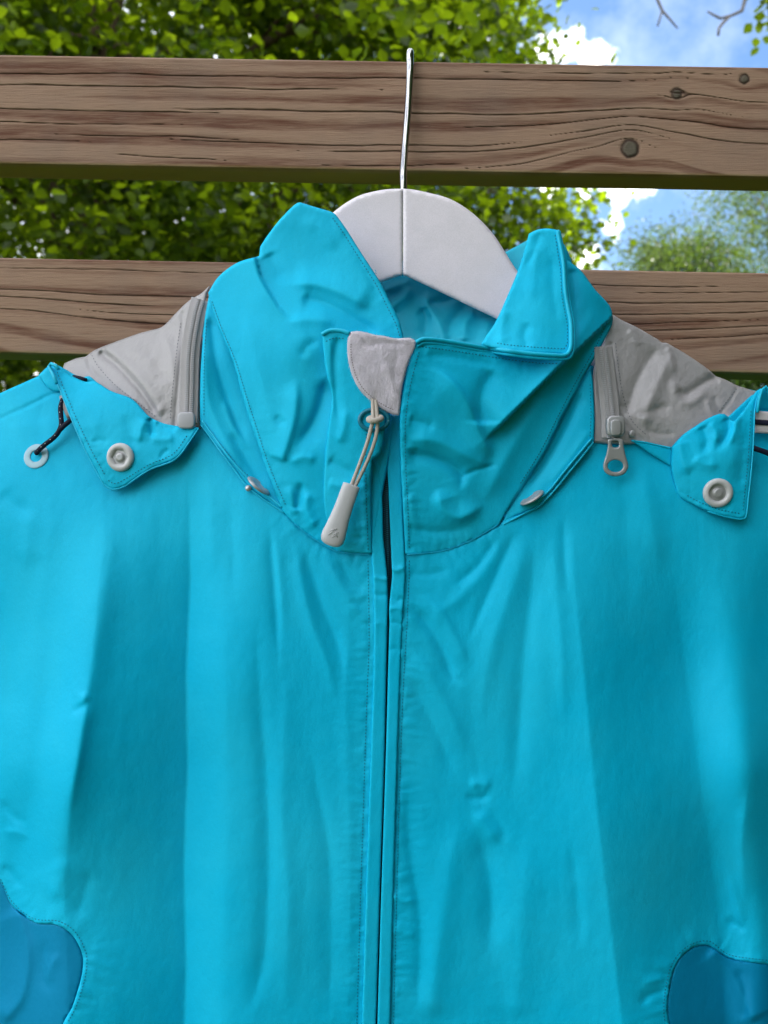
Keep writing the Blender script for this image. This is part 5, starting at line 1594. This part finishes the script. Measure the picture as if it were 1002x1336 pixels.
# fuzz of the fleece
V, Fc = [], []
fx = rng.uniform(452, 545, 22000); fy = rng.uniform(432, 542, 22000)
ins = poly_inside(fx, fy, SF_.outline); fx, fy = fx[ins], fy[ins]
Pf = PA(fx, fy, SF_.D(fx, fy))
dr = rng.normal(size=(len(fx), 3)) * np.array([.0007, .0002, .0009]); dr[:, 1] -= .0006; dr[:, 2] -= .0004
for p, q in zip(Pf, dr):
    k = len(V)
    V += [p - (.00008, 0, 0), p + (.00008, 0, 0), p + q]
    Fc.append((k, k + 1, k + 2))
obj('fleece_fuzz', V, Fc, FLC, pF, kind='stuff')

# ring eyelet behind the knot
er = Vector(P(488, 548, .5735))
V, Fc = [], []
ptsr = []
for i in range(41):
    th = 2 * math.pi * i / 40
    ptsr.append(er + Vector((.0108 * math.cos(th), -.0006, .0078 * math.sin(th))))
tube('eyelet', ptsr, .0016, RING, J, 10)
for dx, nm in ((-1, 0), (1, 1)):
    pts = [P(488 + dx * 1.8, 520, .5715), P(489 + dx * 2.4, 535, .5690), P(489.5 + dx * 2.8, 547, .5665), P(488 + dx * 4.2, 560, .5665), P(483 + dx * 4.6, 580, .5670), P(474 + dx * 4.2, 604, .5685), P(463.5 + dx * 3.0, 628, .5700), P(457 + dx * 2.2, 642, .5710)]
    tube('cord', smooth3(pts, 50), .00142, CORD, J, 10)
kn = []
for i in range(25):
    th = 2 * math.pi * i / 24
    kn.append(Vector(P(489.3 + 8.0 * math.cos(th), 546.5 + 2.2 * math.sin(th) - .8 * math.cos(th), .5668 - .0030 * math.sin(th))))
tube('cord_knot', kn, .0022, CORD, J, 12)
# toggle
a, bq = Vector(P(459, 632, .5700)), Vector(P(430.5, 712, .5715))
ax = (bq - a); Lg = ax.length; ax.normalize()
sx_ = ax.cross(NF).normalized(); fz = sx_.cross(ax).normalized()
if fz.y > 0: fz = -fz
V, Fc = [], []
prof = [(0, .55), (.005, .88), (.02, 1.0), (.10, 1.0), (.35, 1.02), (.55, 1.12), (.70, 1.25), (.82, 1.36), (.90, 1.34), (.955, 1.15), (.985, .8), (1.0, .3)]
nk = 24
for (f, s) in prof:
    c = a + ax * (Lg * f)
    for k in range(nk):
        th = 2 * math.pi * k / nk
        ca, sa = math.cos(th), math.sin(th)
        rr = (abs(ca) ** 2.8 + abs(sa) ** 2.8) ** (-1 / 2.8)
        V.append(tuple(c + sx_ * (.0066 * s * ca * rr) + fz * (.0042 * (1 + .15 * (s - 1)) * sa * rr * min(1, s + .1))))
for i in range(len(prof) - 1):
    for k in range(nk):
        k2 = (k + 1) % nk
        Fc.append((i * nk + k, i * nk + k2, (i + 1) * nk + k2, (i + 1) * nk + k))
Fc.append(tuple(range(nk))[::-1]); Fc.append(tuple((len(prof) - 1) * nk + k for k in range(nk)))
tg = obj('cord_toggle', V, Fc, STOP, J, label='frosted grey cord toggle with an embossed mark')
cE = a + ax * (Lg * .80) + fz * .0044
for (p, q, r_) in (((-.55, -.25), (.05, .45), .00035), ((.05, .45), (.65, -.35), .0003), ((-.5, .35), (.1, -.1), .0003), ((-.2, .7), (.55, .25), .0003), ((.1, -.5), (-.35, -.05), .0003)):
    P0 = cE + sx_ * (p[0] * .006) - ax * (p[1] * .006); P1 = cE + sx_ * (q[0] * .006) - ax * (q[1] * .006)
    tube('embossed_mark', [P0, (P0 + P1) / 2 + fz * .0002, P1], r_, STOP, tg, 6)

# stray threads
for pts in ([(489, 352), (490.5, 354), (489.5, 356.5), (491.5, 357)], [(569, 441), (571, 437), (573.5, 438.5), (572, 440)]):
    sf = SLC if pts[0][0] < 500 else SRC
    tube('stray_thread', on(sf, pts, .0006, 1.5), .00022, CYE, J, 5)
